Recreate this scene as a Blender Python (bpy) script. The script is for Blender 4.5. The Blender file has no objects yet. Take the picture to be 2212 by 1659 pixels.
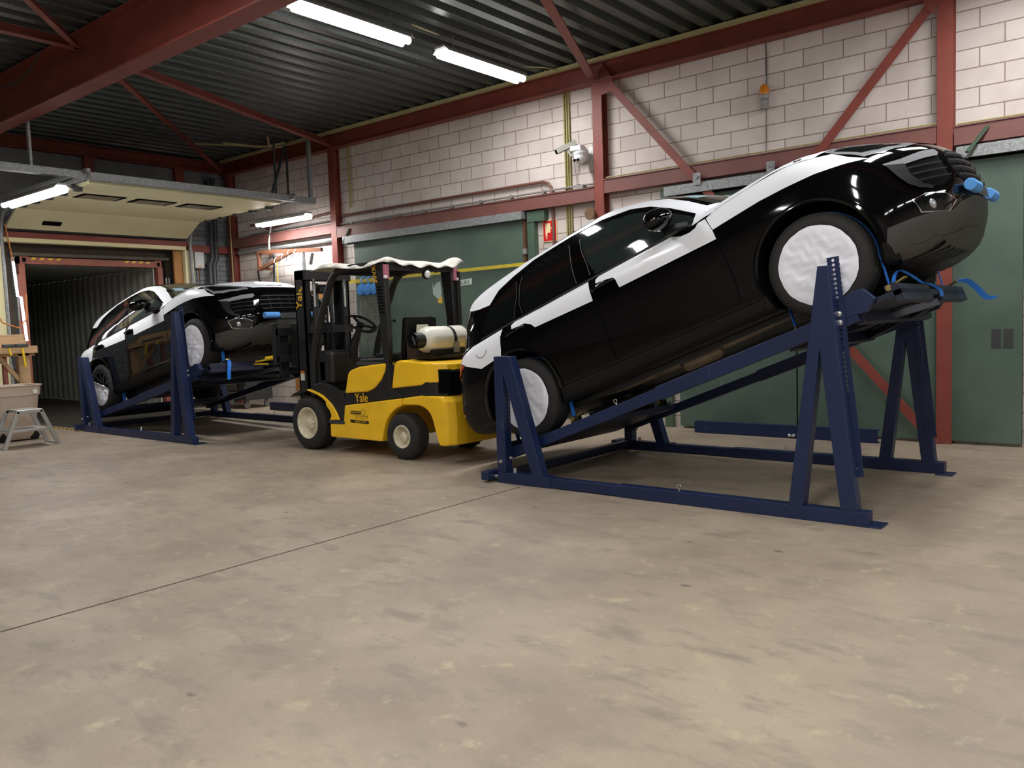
import bpy, bmesh, math, random
import numpy as np
from mathutils import Vector, Matrix, Euler
from mathutils.bvhtree import BVHTree
from mathutils.geometry import delaunay_2d_cdt
from mathutils.interpolate import poly_3d_calc

random.seed(7)
PI = math.pi
S = bpy.context.scene
COL = S.collection

# ------------------------------------------------------------------ camera, world, exposure
CAM_H = 1.45
def look_camera():
    yaw, pitch, roll = -0.6859714774637956, -0.07240821466650421, -0.0348501857548737
    f = Vector((math.sin(yaw)*math.cos(pitch), math.cos(yaw)*math.cos(pitch), math.sin(pitch)))
    r = f.cross(Vector((0, 0, 1))).normalized(); u = r.cross(f)
    r2 = math.cos(roll)*r + math.sin(roll)*u
    u2 = -math.sin(roll)*r + math.cos(roll)*u
    m = Matrix((r2, u2, -f)).transposed().to_4x4()
    m.translation = (0, 0, CAM_H)
    cd = bpy.data.cameras.new('camera'); co = bpy.data.objects.new('camera', cd); COL.objects.link(co)
    co.matrix_world = m
    cd.sensor_fit = 'HORIZONTAL'; cd.sensor_width = 36.0
    cd.lens = 1789.0/2212.0*36.0
    cd.clip_start = 0.05; cd.clip_end = 100
    S.camera = co
look_camera()
W = bpy.data.worlds.new('world'); S.world = W; W.use_nodes = True
bg = W.node_tree.nodes['Background']
bg.inputs[0].default_value = (0.9, 0.95, 1.0, 1); bg.inputs[1].default_value = 0.25
S.view_settings.view_transform = 'Standard'; S.view_settings.look = 'None'
S.view_settings.gamma = 1.0; S.view_settings.use_curve_mapping = False
S.view_settings.exposure = -0.05
LAMP_W = 62.0            # watts of one ceiling fixture

# ------------------------------------------------------------------ materials
def srgb(r, g, b):
    def c(v):
        v /= 255.0
        return v/12.92 if v <= 0.04045 else ((v+0.055)/1.055)**2.4
    return (c(r), c(g), c(b), 1.0)

def new_mat(name):
    m = bpy.data.materials.new(name); m.use_nodes = True
    nt = m.node_tree
    return m, nt, nt.nodes['Principled BSDF']

def N(nt, t, **kw):
    n = nt.nodes.new(t)
    for k, v in kw.items():
        if k in n.inputs: n.inputs[k].default_value = v
        else: setattr(n, k, v)
    return n

def mat(name, col, rough=0.5, metal=0.0, coat=0.0, noise=0.0, nscale=8.0, col2=None, bump=0.0, bscale=40.0,
        stretch=None, detail=4.0, spec=None):
    """plain surface with an optional procedural colour variation and bump"""
    m, nt, b = new_mat(name)
    b.inputs['Base Color'].default_value = col
    b.inputs['Roughness'].default_value = rough
    b.inputs['Metallic'].default_value = metal
    b.inputs['Coat Weight'].default_value = coat
    b.inputs['Coat Roughness'].default_value = 0.03
    if spec is not None: b.inputs['Specular IOR Level'].default_value = spec
    tc = N(nt, 'ShaderNodeTexCoord')
    src = tc.outputs['Object']
    if stretch:
        mp = N(nt, 'ShaderNodeMapping'); mp.inputs['Scale'].default_value = stretch
        nt.links.new(src, mp.inputs['Vector']); src = mp.outputs['Vector']
    if noise > 0 or col2:
        n = N(nt, 'ShaderNodeTexNoise', Scale=nscale, Detail=detail, Roughness=0.6)
        nt.links.new(src, n.inputs['Vector'])
        r = N(nt, 'ShaderNodeValToRGB')
        c2 = col2 or tuple(max(0, v*(1-noise)) for v in col[:3])+(1,)
        c1 = col if col2 else tuple(min(1, v*(1+noise*0.6)) for v in col[:3])+(1,)
        r.color_ramp.elements[0].position = 0.33; r.color_ramp.elements[0].color = c2
        r.color_ramp.elements[1].position = 0.66; r.color_ramp.elements[1].color = c1
        nt.links.new(n.outputs['Fac'], r.inputs['Fac'])
        nt.links.new(r.outputs['Color'], b.inputs['Base Color'])
    if bump > 0:
        n2 = N(nt, 'ShaderNodeTexNoise', Scale=bscale, Detail=3.0)
        nt.links.new(src, n2.inputs['Vector'])
        bp = N(nt, 'ShaderNodeBump', Strength=bump, Distance=0.01)
        nt.links.new(n2.outputs['Fac'], bp.inputs['Height'])
        nt.links.new(bp.outputs['Normal'], b.inputs['Normal'])
    return m

def emit(name, col, strength):
    m, nt, b = new_mat(name)
    b.inputs['Base Color'].default_value = col
    b.inputs['Emission Color'].default_value = col
    b.inputs['Emission Strength'].default_value = strength
    return m

def worn(name, col, wear, rough=0.4, amount=0.62, scale=9.0, stretch=(1, 1, 1)):
    """painted steel with scuffs of a second colour"""
    m, nt, b = new_mat(name)
    tc = N(nt, 'ShaderNodeTexCoord'); mp = N(nt, 'ShaderNodeMapping'); mp.inputs['Scale'].default_value = stretch
    nt.links.new(tc.outputs['Object'], mp.inputs['Vector'])
    n = N(nt, 'ShaderNodeTexNoise', Scale=scale, Detail=9.0, Roughness=0.72)
    nt.links.new(mp.outputs['Vector'], n.inputs['Vector'])
    r = N(nt, 'ShaderNodeValToRGB')
    r.color_ramp.elements[0].position = amount; r.color_ramp.elements[0].color = (0, 0, 0, 1)
    r.color_ramp.elements[1].position = amount+0.06; r.color_ramp.elements[1].color = (1, 1, 1, 1)
    n2 = N(nt, 'ShaderNodeTexNoise', Scale=2.5, Detail=3.0)
    nt.links.new(mp.outputs['Vector'], n2.inputs['Vector'])
    mx0 = N(nt, 'ShaderNodeMix', data_type='RGBA')
    mx0.inputs[6].default_value = tuple(v*0.8 for v in col[:3])+(1,); mx0.inputs[7].default_value = tuple(v*1.25 for v in col[:3])+(1,)
    nt.links.new(n2.outputs['Fac'], mx0.inputs[0])
    mx = N(nt, 'ShaderNodeMix', data_type='RGBA'); mx.inputs[7].default_value = wear
    nt.links.new(n.outputs['Fac'], r.inputs['Fac']); nt.links.new(r.outputs['Color'], mx.inputs[0])
    nt.links.new(mx0.outputs[2], mx.inputs[6]); nt.links.new(mx.outputs[2], b.inputs['Base Color'])
    b.inputs['Roughness'].default_value = rough
    return m

def concrete():
    m, nt, b = new_mat('concrete_floor')
    tc = N(nt, 'ShaderNodeTexCoord'); v = tc.outputs['Object']
    def noise(scale, detail, st=None):
        n = N(nt, 'ShaderNodeTexNoise', Scale=scale, Detail=detail, Roughness=0.65)
        if st:
            mp = N(nt, 'ShaderNodeMapping'); mp.inputs['Scale'].default_value = st
            mp.inputs['Rotation'].default_value = (0, 0, 0.5)
            nt.links.new(v, mp.inputs['Vector']); nt.links.new(mp.outputs['Vector'], n.inputs['Vector'])
        else: nt.links.new(v, n.inputs['Vector'])
        return n.outputs['Fac']
    def ramp(f, p0, c0, p1, c1):
        r = N(nt, 'ShaderNodeValToRGB')
        r.color_ramp.elements[0].position = p0; r.color_ramp.elements[0].color = c0
        r.color_ramp.elements[1].position = p1; r.color_ramp.elements[1].color = c1
        nt.links.new(f, r.inputs['Fac']); return r.outputs['Color']
    def mix(fac, a, c, mode='MIX', k=None):
        x = N(nt, 'ShaderNodeMix', data_type='RGBA', blend_type=mode)
        if k is not None: x.inputs[0].default_value = k
        else: nt.links.new(fac, x.inputs[0])
        for i, q in ((6, a), (7, c)):
            if isinstance(q, tuple): x.inputs[i].default_value = q
            else: nt.links.new(q, x.inputs[i])
        return x.outputs[2]
    base = ramp(noise(0.9, 6, (1, 1.0, 1)), 0.36, srgb(146, 131, 114), 0.64, srgb(170, 155, 135))
    base = mix(ramp(noise(2.6, 8, (1, 2.2, 1)), 0.52, (0, 0, 0, 1), 0.66, (1, 1, 1, 1)), base, srgb(138, 127, 112))
    base = mix(ramp(noise(5.5, 8), 0.58, (0, 0, 0, 1), 0.70, (1, 1, 1, 1)), base, srgb(178, 165, 138))
    base = mix(None, base, ramp(noise(60, 3), 0.2, (0.86, 0.86, 0.86, 1), 0.8, (1, 1, 1, 1)), 'MULTIPLY', 1.0)
    # dark drips and oil spots: small voronoi discs kept only inside blotchy patches
    vo = N(nt, 'ShaderNodeTexVoronoi', Scale=3.2); vo.inputs['Randomness'].default_value = 1.0
    mp = N(nt, 'ShaderNodeMapping'); mp.inputs['Scale'].default_value = (1.0, 1.7, 1.0)
    nt.links.new(v, mp.inputs['Vector'])
    wob = N(nt, 'ShaderNodeTexNoise', Scale=14.0, Detail=2.0); nt.links.new(v, wob.inputs['Vector'])
    vm = N(nt, 'ShaderNodeMix', data_type='VECTOR'); vm.inputs[0].default_value = 0.05
    nt.links.new(mp.outputs['Vector'], vm.inputs[4]); nt.links.new(wob.outputs['Color'], vm.inputs[5])
    nt.links.new(vm.outputs[1], vo.inputs['Vector'])
    spot = ramp(vo.outputs['Distance'], 0.055, (1, 1, 1, 1), 0.11, (0, 0, 0, 1))
    gate = ramp(noise(1.3, 2), 0.50, (0, 0, 0, 1), 0.56, (0.75, 0.75, 0.75, 1))
    base = mix(mix(None, spot, gate, 'MULTIPLY', 1.0), base, srgb(88, 80, 75))
    vo2 = N(nt, 'ShaderNodeTexVoronoi', Scale=8.0); nt.links.new(vm.outputs[1], vo2.inputs['Vector'])
    sp2 = ramp(vo2.outputs['Distance'], 0.05, (1, 1, 1, 1), 0.13, (0, 0, 0, 1))
    g2 = ramp(noise(0.8, 3), 0.52, (0, 0, 0, 1), 0.60, (0.6, 0.6, 0.6, 1))
    base = mix(mix(None, sp2, g2, 'MULTIPLY', 1.0), base, srgb(104, 95, 88))
    sc = ramp(noise(3.4, 9, (0.7, 3.2, 1)), 0.60, (0, 0, 0, 1), 0.74, (0.45, 0.45, 0.45, 1))
    base = mix(sc, base, srgb(122, 112, 100))
    # pale scratches
    wv = ramp(noise(7.0, 6, (0.25, 5.0, 1)), 0.74, (0, 0, 0, 1), 0.80, (0.6, 0.6, 0.6, 1))
    base = mix(wv, base, srgb(176, 166, 146))
    nt.links.new(base, b.inputs['Base Color'])
    rr = N(nt, 'ShaderNodeMapRange'); rr.inputs[3].default_value = 0.42; rr.inputs[4].default_value = 0.66
    nt.links.new(noise(3.0, 4), rr.inputs[0]); nt.links.new(rr.outputs[0], b.inputs['Roughness'])
    bp = N(nt, 'ShaderNodeBump', Strength=0.08, Distance=0.01)
    nt.links.new(noise(35, 4), bp.inputs['Height']); nt.links.new(bp.outputs['Normal'], b.inputs['Normal'])
    return m

def blockwork(name, axis, c1, c2, mortar, bw=0.455, bh=0.1987, msz=0.007):
    """painted concrete block wall; axis = 'x' or 'y' is the direction the wall runs"""
    m, nt, b = new_mat(name)
    tc = N(nt, 'ShaderNodeTexCoord'); sp = N(nt, 'ShaderNodeSeparateXYZ'); cb = N(nt, 'ShaderNodeCombineXYZ')
    nt.links.new(tc.outputs['Object'], sp.inputs[0])
    ad = N(nt, 'ShaderNodeMath', operation='ADD'); ad.inputs[1].default_value = 0.13
    nt.links.new(sp.outputs[0 if axis == 'x' else 1], ad.inputs[0])
    nt.links.new(ad.outputs[0], cb.inputs[0])
    az = N(nt, 'ShaderNodeMath', operation='ADD'); az.inputs[1].default_value = 0.045
    nt.links.new(sp.outputs[2], az.inputs[0]); nt.links.new(az.outputs[0], cb.inputs[1])
    br = N(nt, 'ShaderNodeTexBrick')
    br.inputs['Scale'].default_value = 1.0; br.inputs['Mortar Size'].default_value = msz
    br.inputs['Mortar Smooth'].default_value = 0.25; br.inputs['Bias'].default_value = 0.0
    br.inputs['Brick Width'].default_value = bw; br.inputs['Row Height'].default_value = bh
    br.inputs['Color1'].default_value = c1; br.inputs['Color2'].default_value = c2; br.inputs['Mortar'].default_value = mortar
    br.offset = 0.5
    nt.links.new(cb.outputs[0], br.inputs['Vector'])
    n = N(nt, 'ShaderNodeTexNoise', Scale=2.2, Detail=6.0); nt.links.new(tc.outputs['Object'], n.inputs['Vector'])
    r = N(nt, 'ShaderNodeValToRGB')
    r.color_ramp.elements[0].position = 0.3; r.color_ramp.elements[0].color = (0.84, 0.82, 0.80, 1)
    r.color_ramp.elements[1].position = 0.6; r.color_ramp.elements[1].color = (1, 1, 1, 1)
    nt.links.new(n.outputs['Fac'], r.inputs['Fac'])
    mx = N(nt, 'ShaderNodeMix', data_type='RGBA', blend_type='MULTIPLY'); mx.inputs[0].default_value = 1.0
    nt.links.new(br.outputs['Color'], mx.inputs[6]); nt.links.new(r.outputs['Color'], mx.inputs[7])
    nt.links.new(mx.outputs[2], b.inputs['Base Color'])
    b.inputs['Roughness'].default_value = 0.75
    bp = N(nt, 'ShaderNodeBump', Strength=0.5, Distance=0.006); bp.invert = True
    nt.links.new(br.outputs['Fac'], bp.inputs['Height']); nt.links.new(bp.outputs['Normal'], b.inputs['Normal'])
    return m

def hazard():
    """yellow and black diagonal warning stripes"""
    m, nt, b = new_mat('hazard_stripe')
    tc = N(nt, 'ShaderNodeTexCoord'); sp = N(nt, 'ShaderNodeSeparateXYZ'); nt.links.new(tc.outputs['Object'], sp.inputs[0])
    a1 = N(nt, 'ShaderNodeMath', operation='ADD'); a2 = N(nt, 'ShaderNodeMath', operation='ADD')
    nt.links.new(sp.outputs[0], a1.inputs[0]); nt.links.new(sp.outputs[1], a1.inputs[1])
    nt.links.new(a1.outputs[0], a2.inputs[0]); nt.links.new(sp.outputs[2], a2.inputs[1])
    mu = N(nt, 'ShaderNodeMath', operation='MULTIPLY'); mu.inputs[1].default_value = 6.0
    fr = N(nt, 'ShaderNodeMath', operation='FRACT'); gt = N(nt, 'ShaderNodeMath', operation='GREATER_THAN'); gt.inputs[1].default_value = 0.5
    nt.links.new(a2.outputs[0], mu.inputs[0]); nt.links.new(mu.outputs[0], fr.inputs[0]); nt.links.new(fr.outputs[0], gt.inputs[0])
    mx = N(nt, 'ShaderNodeMix', data_type='RGBA'); mx.inputs[6].default_value = srgb(25, 22, 20); mx.inputs[7].default_value = srgb(225, 175, 30)
    nt.links.new(gt.outputs[0], mx.inputs[0]); nt.links.new(mx.outputs[2], b.inputs['Base Color'])
    b.inputs['Roughness'].default_value = 0.6
    return m

M = {}
M['floor'] = concrete()
M['block'] = blockwork('block_wall_paint', 'x', srgb(218, 208, 202), srgb(206, 196, 190), srgb(150, 130, 122))
M['block_y'] = blockwork('block_wall_grey', 'y', srgb(140, 146, 150), srgb(126, 132, 138), srgb(90, 92, 96), 0.30, 0.10)
M['block_rear'] = blockwork('block_wall_far', 'x', srgb(214, 205, 198), srgb(204, 195, 188), srgb(150, 132, 124))
M['galv'] = mat('galvanised_deck', srgb(98, 104, 103), 0.36, 0.6, noise=0.35, nscale=45, detail=6)
M['galv_bar'] = mat('galvanised_bar', srgb(150, 153, 154), 0.5, 0.25, noise=0.35, nscale=30)
M['red'] = mat('red_lead_paint', srgb(130, 62, 51), 0.55, noise=0.16, nscale=3.0, bump=0.05)
M['red_old'] = mat('faded_red_paint', srgb(122, 78, 72), 0.6, noise=0.14, nscale=3.0)
M['green'] = mat('green_door_paint', srgb(86, 104, 92), 0.5, noise=0.16, nscale=1.8, col2=srgb(74, 92, 82), bump=0.04)
M['green_trim'] = mat('green_frame_paint', srgb(74, 96, 80), 0.5, noise=0.1)
M['navy'] = worn('navy_steel_paint', srgb(21, 36, 74), srgb(88, 136, 178), 0.42, 0.655, 8.0, (1, 1, 0.35))
M['navy_dark'] = mat('navy_inner_steel', srgb(26, 31, 54), 0.45, noise=0.2)
M['black_steel'] = mat('black_steel_paint', srgb(30, 30, 31), 0.42, noise=0.2, nscale=6)
M['black_gloss'] = mat('black_car_lacquer', (0.0018, 0.0018, 0.0022, 1), 0.05, spec=0.42)
M['black_plastic'] = mat('black_car_plastic', srgb(20, 20, 21), 0.5, bump=0.1, bscale=220, spec=0.25)
M['grey_plastic'] = mat('grey_undertray_plastic', srgb(62, 60, 58), 0.5, noise=0.15)
M['dark'] = mat('dark_void', srgb(7, 7, 8), 0.9, spec=0.08)
M['film'] = mat('white_protective_film', srgb(246, 249, 255), 0.28, coat=0.15, bump=0.03, bscale=12)
M['glass'] = mat('tinted_car_glass', (0.004, 0.0055, 0.0055, 1), 0.04, coat=0.6)
M['front_glass'] = mat('front_door_glass', srgb(36, 46, 45), 0.04, coat=0.8)
M['windscreen'] = mat('windscreen_glass', srgb(62, 66, 60), 0.05, coat=0.6)
M['rubber'] = mat('tyre_rubber', srgb(38, 37, 36), 0.78, noise=0.15, nscale=20, bump=0.1, bscale=90)
M['cloth'] = mat('white_wheel_cover_cloth', srgb(244, 244, 253), 0.7, noise=0.03, nscale=10)
M['strap'] = mat('blue_webbing', srgb(30, 120, 220), 0.65, noise=0.1, nscale=60)
M['strap_dark'] = mat('dark_blue_webbing', srgb(22, 70, 135), 0.65)
M['foam'] = mat('blue_foam', srgb(92, 158, 230), 0.85, noise=0.06, nscale=90, bump=0.2, bscale=260)
M['brass'] = mat('brassy_zinc', srgb(186, 170, 112), 0.35, 0.85)
M['zinc'] = mat('bright_zinc', srgb(205, 208, 206), 0.28, 0.9)
M['chrome'] = mat('chrome', srgb(225, 225, 225), 0.1, 1.0)
M['lens'] = mat('clear_lamp_lens', srgb(178, 181, 186), 0.10, 0.5, coat=1.0)
M['red_lens'] = mat('red_lamp_lens', srgb(165, 14, 10), 0.12, coat=1.0)
M['yellow'] = worn('forklift_yellow_paint', srgb(246, 195, 38), srgb(150, 110, 50), 0.32, 0.74, 7.0)
M['yellow_plain'] = mat('yellow_plastic', srgb(228, 188, 30), 0.45)
M['cream_wheel'] = mat('cream_wheel_paint', srgb(222, 214, 190), 0.5, noise=0.15, nscale=12)
M['tarp'] = mat('cream_tarpaulin', srgb(194, 190, 182), 0.75, noise=0.08, nscale=6, bump=0.25, bscale=10)
M['tank'] = mat('white_tank_paint', srgb(212, 210, 198), 0.35, noise=0.08, nscale=5, bump=0.03)
M['wood'] = mat('raw_timber', srgb(184, 150, 110), 0.7, noise=0.22, nscale=4, stretch=(12, 1, 12), detail=6)
M['wood_red'] = mat('reddish_timber', srgb(122, 78, 54), 0.7, noise=0.25, nscale=4, stretch=(2, 2, 12))
M['plywood'] = mat('brown_board', srgb(168, 118, 62), 0.65, noise=0.12, nscale=3)
M['bin'] = mat('beige_bin_plastic', srgb(198, 178, 160), 0.55, noise=0.08, nscale=6)
M['alu'] = mat('aluminium', srgb(190, 190, 188), 0.4, 0.8, noise=0.06)
M['door_cream'] = mat('cream_door_panel', srgb(226, 219, 178), 0.45, noise=0.05, nscale=3)
M['cream_trim'] = mat('cream_trim_paint', srgb(222, 212, 166), 0.5)
M['cable_tray'] = mat('cream_cable_tray', srgb(186, 178, 130), 0.55)
M['yellow_pipe'] = mat('yellow_conduit', srgb(160, 150, 92), 0.5)
M['grey_pipe'] = mat('grey_pipe', srgb(140, 138, 136), 0.5)
M['brown_pipe'] = mat('brown_pipe', srgb(112, 72, 62), 0.5)
M['light_grey'] = mat('light_grey_plastic', srgb(205, 206, 208), 0.5)
M['camera_grey'] = mat('camera_grey', srgb(150, 146, 140), 0.5)
M['white_plastic'] = mat('white_plastic', srgb(225, 225, 226), 0.4)
M['dark_grey'] = mat('dark_grey_paint', srgb(60, 62, 64), 0.5, noise=0.1)
M['cont_red'] = mat('container_red_paint', srgb(152, 90, 74), 0.6, noise=0.25, nscale=5)
M['cont_in'] = mat('container_lining', srgb(150, 150, 140), 0.6, noise=0.12, nscale=2)
M['shelter'] = mat('dock_shelter_fabric', srgb(62, 54, 44), 0.85, noise=0.2, nscale=3)
M['dock_floor'] = mat('dock_steel_floor', srgb(70, 66, 60), 0.6, noise=0.2, nscale=4)
M['hazard'] = hazard()
M['tape'] = mat('yellow_barrier_tape', srgb(196, 176, 52), 0.5, noise=0.12, nscale=12)
M['sign_red'] = mat('sign_red', srgb(205, 30, 38), 0.4)
M['sign_cream'] = mat('sign_cream', srgb(240, 222, 170), 0.4)
M['orange_lens'] = mat('orange_beacon_lens', srgb(205, 120, 20), 0.2, coat=0.6)
M['orange'] = mat('orange_cord', srgb(196, 120, 62), 0.7)
M['hoist_blue'] = mat('hoist_blue_paint', srgb(70, 140, 215), 0.4)
M['chain'] = mat('chain_steel', srgb(120, 120, 112), 0.45, 0.7)
M['ink_black'] = mat('black_lettering', srgb(24, 22, 18), 0.5)
M['ink_yellow'] = mat('yellow_lettering', srgb(235, 180, 30), 0.45)
M['ink_white'] = mat('pale_lettering', srgb(214, 226, 220), 0.5)
M['paper'] = mat('paper_white', srgb(225, 222, 205), 0.7)
M['tube'] = emit('fluorescent_tube', (1.0, 0.99, 0.97, 1), 14.0)
M['strip'] = emit('bright_streak_glow', (1.0, 0.95, 1.0, 1), 9.0)
M['reflector'] = mat('white_reflector', srgb(225, 225, 222), 0.4)
M['reflector_back'] = mat('lamp_housing_grey', srgb(150, 150, 148), 0.5)
M['joint'] = mat('floor_joint_filler', srgb(74, 62, 54), 0.9)

# ------------------------------------------------------------------ mesh helpers
class MB:
    """collects shapes; build() links them as ONE mesh object"""
    def __init__(s): s.v = []; s.f = []; s.sm = []
    def add(s, vs, fs, smooth=False):
        o = len(s.v); s.v += [tuple(map(float, p)) for p in vs]
        s.f += [tuple(i+o for i in f) for f in fs]; s.sm += [smooth]*len(fs)
        return s
    def box(s, x0, x1, y0, y1, z0, z1):
        x0, x1 = min(x0, x1), max(x0, x1); y0, y1 = min(y0, y1), max(y0, y1); z0, z1 = min(z0, z1), max(z0, z1)
        return s.add([(x0,y0,z0),(x1,y0,z0),(x1,y1,z0),(x0,y1,z0),(x0,y0,z1),(x1,y0,z1),(x1,y1,z1),(x0,y1,z1)],
              [(0,3,2,1),(4,5,6,7),(0,1,5,4),(1,2,6,5),(2,3,7,6),(3,0,4,7)])
    def bar(s, p0, p1, w, h, up=(0, 0, 1)):
        """rectangular bar: w across (perpendicular to up), h along up"""
        p0 = Vector(p0); p1 = Vector(p1); d = (p1-p0).normalized(); up = Vector(up)
        a = d.cross(up)
        if a.length < 1e-5: a = d.cross(Vector((1, 0, 0)))
        a.normalize(); b = a.cross(d).normalized()
        vs = []
        for p in (p0, p1):
            for i, j in ((-1,-1),(1,-1),(1,1),(-1,1)): vs.append(p + a*(w/2*i) + b*(h/2*j))
        return s.add(vs, [(0,1,2,3),(7,6,5,4),(0,4,5,1),(1,5,6,2),(2,6,7,3),(3,7,4,0)])
    def ibeam(s, p0, p1, w, h, tf=0.015, tw=0.01, up=(0, 0, 1)):
        p0 = Vector(p0); p1 = Vector(p1); d = (p1-p0).normalized(); a = d.cross(Vector(up)).normalized(); b = a.cross(d)
        for q, ww, hh in ((h/2-tf/2, w, tf), (-h/2+tf/2, w, tf), (0, tw, h-2*tf)):
            s.bar(p0+b*q, p1+b*q, ww, hh, b)
        return s
    def prism(s, poly, d0, d1, plane='xz'):
        """extrude a closed 2D outline; plane names the outline's axes"""
        n = len(poly)
        area = sum(poly[i][0]*poly[(i+1) % n][1]-poly[(i+1) % n][0]*poly[i][1] for i in range(n))
        if area < 0: poly = poly[::-1]
        def P(q, d):
            return {'xz': (q[0], d, q[1]), 'yz': (d, q[0], q[1]), 'xy': (q[0], q[1], d)}[plane]
        vs = [P(q, d0) for q in poly]+[P(q, d1) for q in poly]
        fs = [tuple(range(n)), tuple(range(2*n-1, n-1, -1))]
        fs += [(i, i+n, (i+1) % n+n, (i+1) % n) for i in range(n)]
        return s.add(vs, fs)
    def tube(s, path, r, n=10, cap=True):
        path = [Vector(p) for p in path]; m = len(path); vs = []; fs = []
        t = (path[1]-path[0]).normalized()
        a = t.orthogonal().normalized()
        for i, p in enumerate(path):
            t2 = ((path[min(i+1, m-1)]-path[max(i-1, 0)])).normalized()
            q = t.rotation_difference(t2); a = q @ a; t = t2; b = t.cross(a)
            rr = r[i] if isinstance(r, (list, tuple)) else r
            for k in range(n):
                w = 2*PI*k/n; vs.append(p + a*(rr*math.cos(w)) + b*(rr*math.sin(w)))
        for i in range(m-1):
            for k in range(n):
                fs.append((i*n+k, i*n+(k+1) % n, (i+1)*n+(k+1) % n, (i+1)*n+k))
        if cap: fs += [tuple(range(n-1, -1, -1)), tuple((m-1)*n+k for k in range(n))]
        return s.add(vs, fs, True)
    def cyl(s, p0, p1, r0, r1=None, n=24):
        return s.tube([p0, p1], [r0, r0 if r1 is None else r1], n)
    def lathe(s, prof, o=(0, 0, 0), ax=(0, 1, 0), n=40, cap=True):
        """prof = [(distance along axis, radius)]"""
        ax = Vector(ax).normalized(); a = ax.orthogonal().normalized(); b = ax.cross(a); o = Vector(o)
        vs = []; fs = []; m = len(prof)
        for h, r in prof:
            for k in range(n):
                w = 2*PI*k/n; vs.append(o + ax*h + a*(r*math.cos(w)) + b*(r*math.sin(w)))
        for i in range(m-1):
            for k in range(n): fs.append((i*n+k, i*n+(k+1) % n, (i+1)*n+(k+1) % n, (i+1)*n+k))
        if cap: fs += [tuple(range(n-1, -1, -1)), tuple((m-1)*n+k for k in range(n))]
        return s.add(vs, fs, True)
    def torus(s, c, ax, R, r, n=32, m=10, a0=0, a1=2*PI):
        ax = Vector(ax).normalized(); a = ax.orthogonal().normalized(); b = ax.cross(a); c = Vector(c)
        full = abs(a1-a0-2*PI) < 1e-6
        pts = [c + a*(R*math.cos(a0+(a1-a0)*i/n)) + b*(R*math.sin(a0+(a1-a0)*i/n)) for i in range(n if full else n+1)]
        vs = []; fs = []; L = len(pts)
        for i, p in enumerate(pts):
            d = (p-c).normalized()
            for k in range(m):
                w = 2*PI*k/m; vs.append(p + d*(r*math.cos(w)) + ax*(r*math.sin(w)))
        for i in range(L if full else L-1):
            j = (i+1) % L
            for k in range(m): fs.append((i*m+k, j*m+k, j*m+(k+1) % m, i*m+(k+1) % m))
        return s.add(vs, fs, True)
    def sphere(s, c, r, sc=(1, 1, 1), n=20, m=12, z0=-1.0):
        vs = []; fs = []
        for i in range(m+1):
            ph = -PI/2+PI*i/m
            for k in range(n):
                w = 2*PI*k/n
                vs.append((c[0]+r*sc[0]*math.cos(ph)*math.cos(w), c[1]+r*sc[1]*math.cos(ph)*math.sin(w), c[2]+r*sc[2]*max(z0, math.sin(ph))))
        for i in range(m):
            for k in range(n): fs.append((i*n+k, i*n+(k+1) % n, (i+1)*n+(k+1) % n, (i+1)*n+k))
        return s.add(vs, fs, True)
    def ribbon(s, path, w, side, t=0.003):
        """flat webbing along a path; side = width direction"""
        path = [Vector(p) for p in path]; sd = Vector(side).normalized(); vs = []; fs = []; m = len(path)
        for i, p in enumerate(path):
            tt = (path[min(i+1, m-1)]-path[max(i-1, 0)]).normalized(); nn = tt.cross(sd).normalized()*t/2
            vs += [p-sd*w/2-nn, p+sd*w/2-nn, p+sd*w/2+nn, p-sd*w/2+nn]
        for i in range(m-1):
            for k in range(4): fs.append((i*4+k, i*4+(k+1) % 4, (i+1)*4+(k+1) % 4, (i+1)*4+k))
        fs += [(3,2,1,0), tuple((m-1)*4+k for k in range(4))]
        return s.add(vs, fs, False)
    def build(s, name, m, parent=None, bevel=0.0, seg=2, fix=True):
        me = bpy.data.meshes.new(name); me.from_pydata(s.v, [], s.f)
        me.polygons.foreach_set('use_smooth', s.sm)
        if fix:
            b = bmesh.new(); b.from_mesh(me); bmesh.ops.recalc_face_normals(b, faces=b.faces); b.to_mesh(me); b.free()
        if any(s.sm): me.set_sharp_from_angle(angle=math.radians(40))
        o = bpy.data.objects.new(name, me); COL.objects.link(o)
        me.materials.append(M[m] if isinstance(m, str) else m)
        if parent: o.parent = parent
        if bevel > 0:
            bv = o.modifiers.new('bevel', 'BEVEL'); bv.width = bevel; bv.segments = seg; bv.limit_method = 'ANGLE'
            bv.angle_limit = math.radians(40); bv.harden_normals = False
        return o

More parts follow.
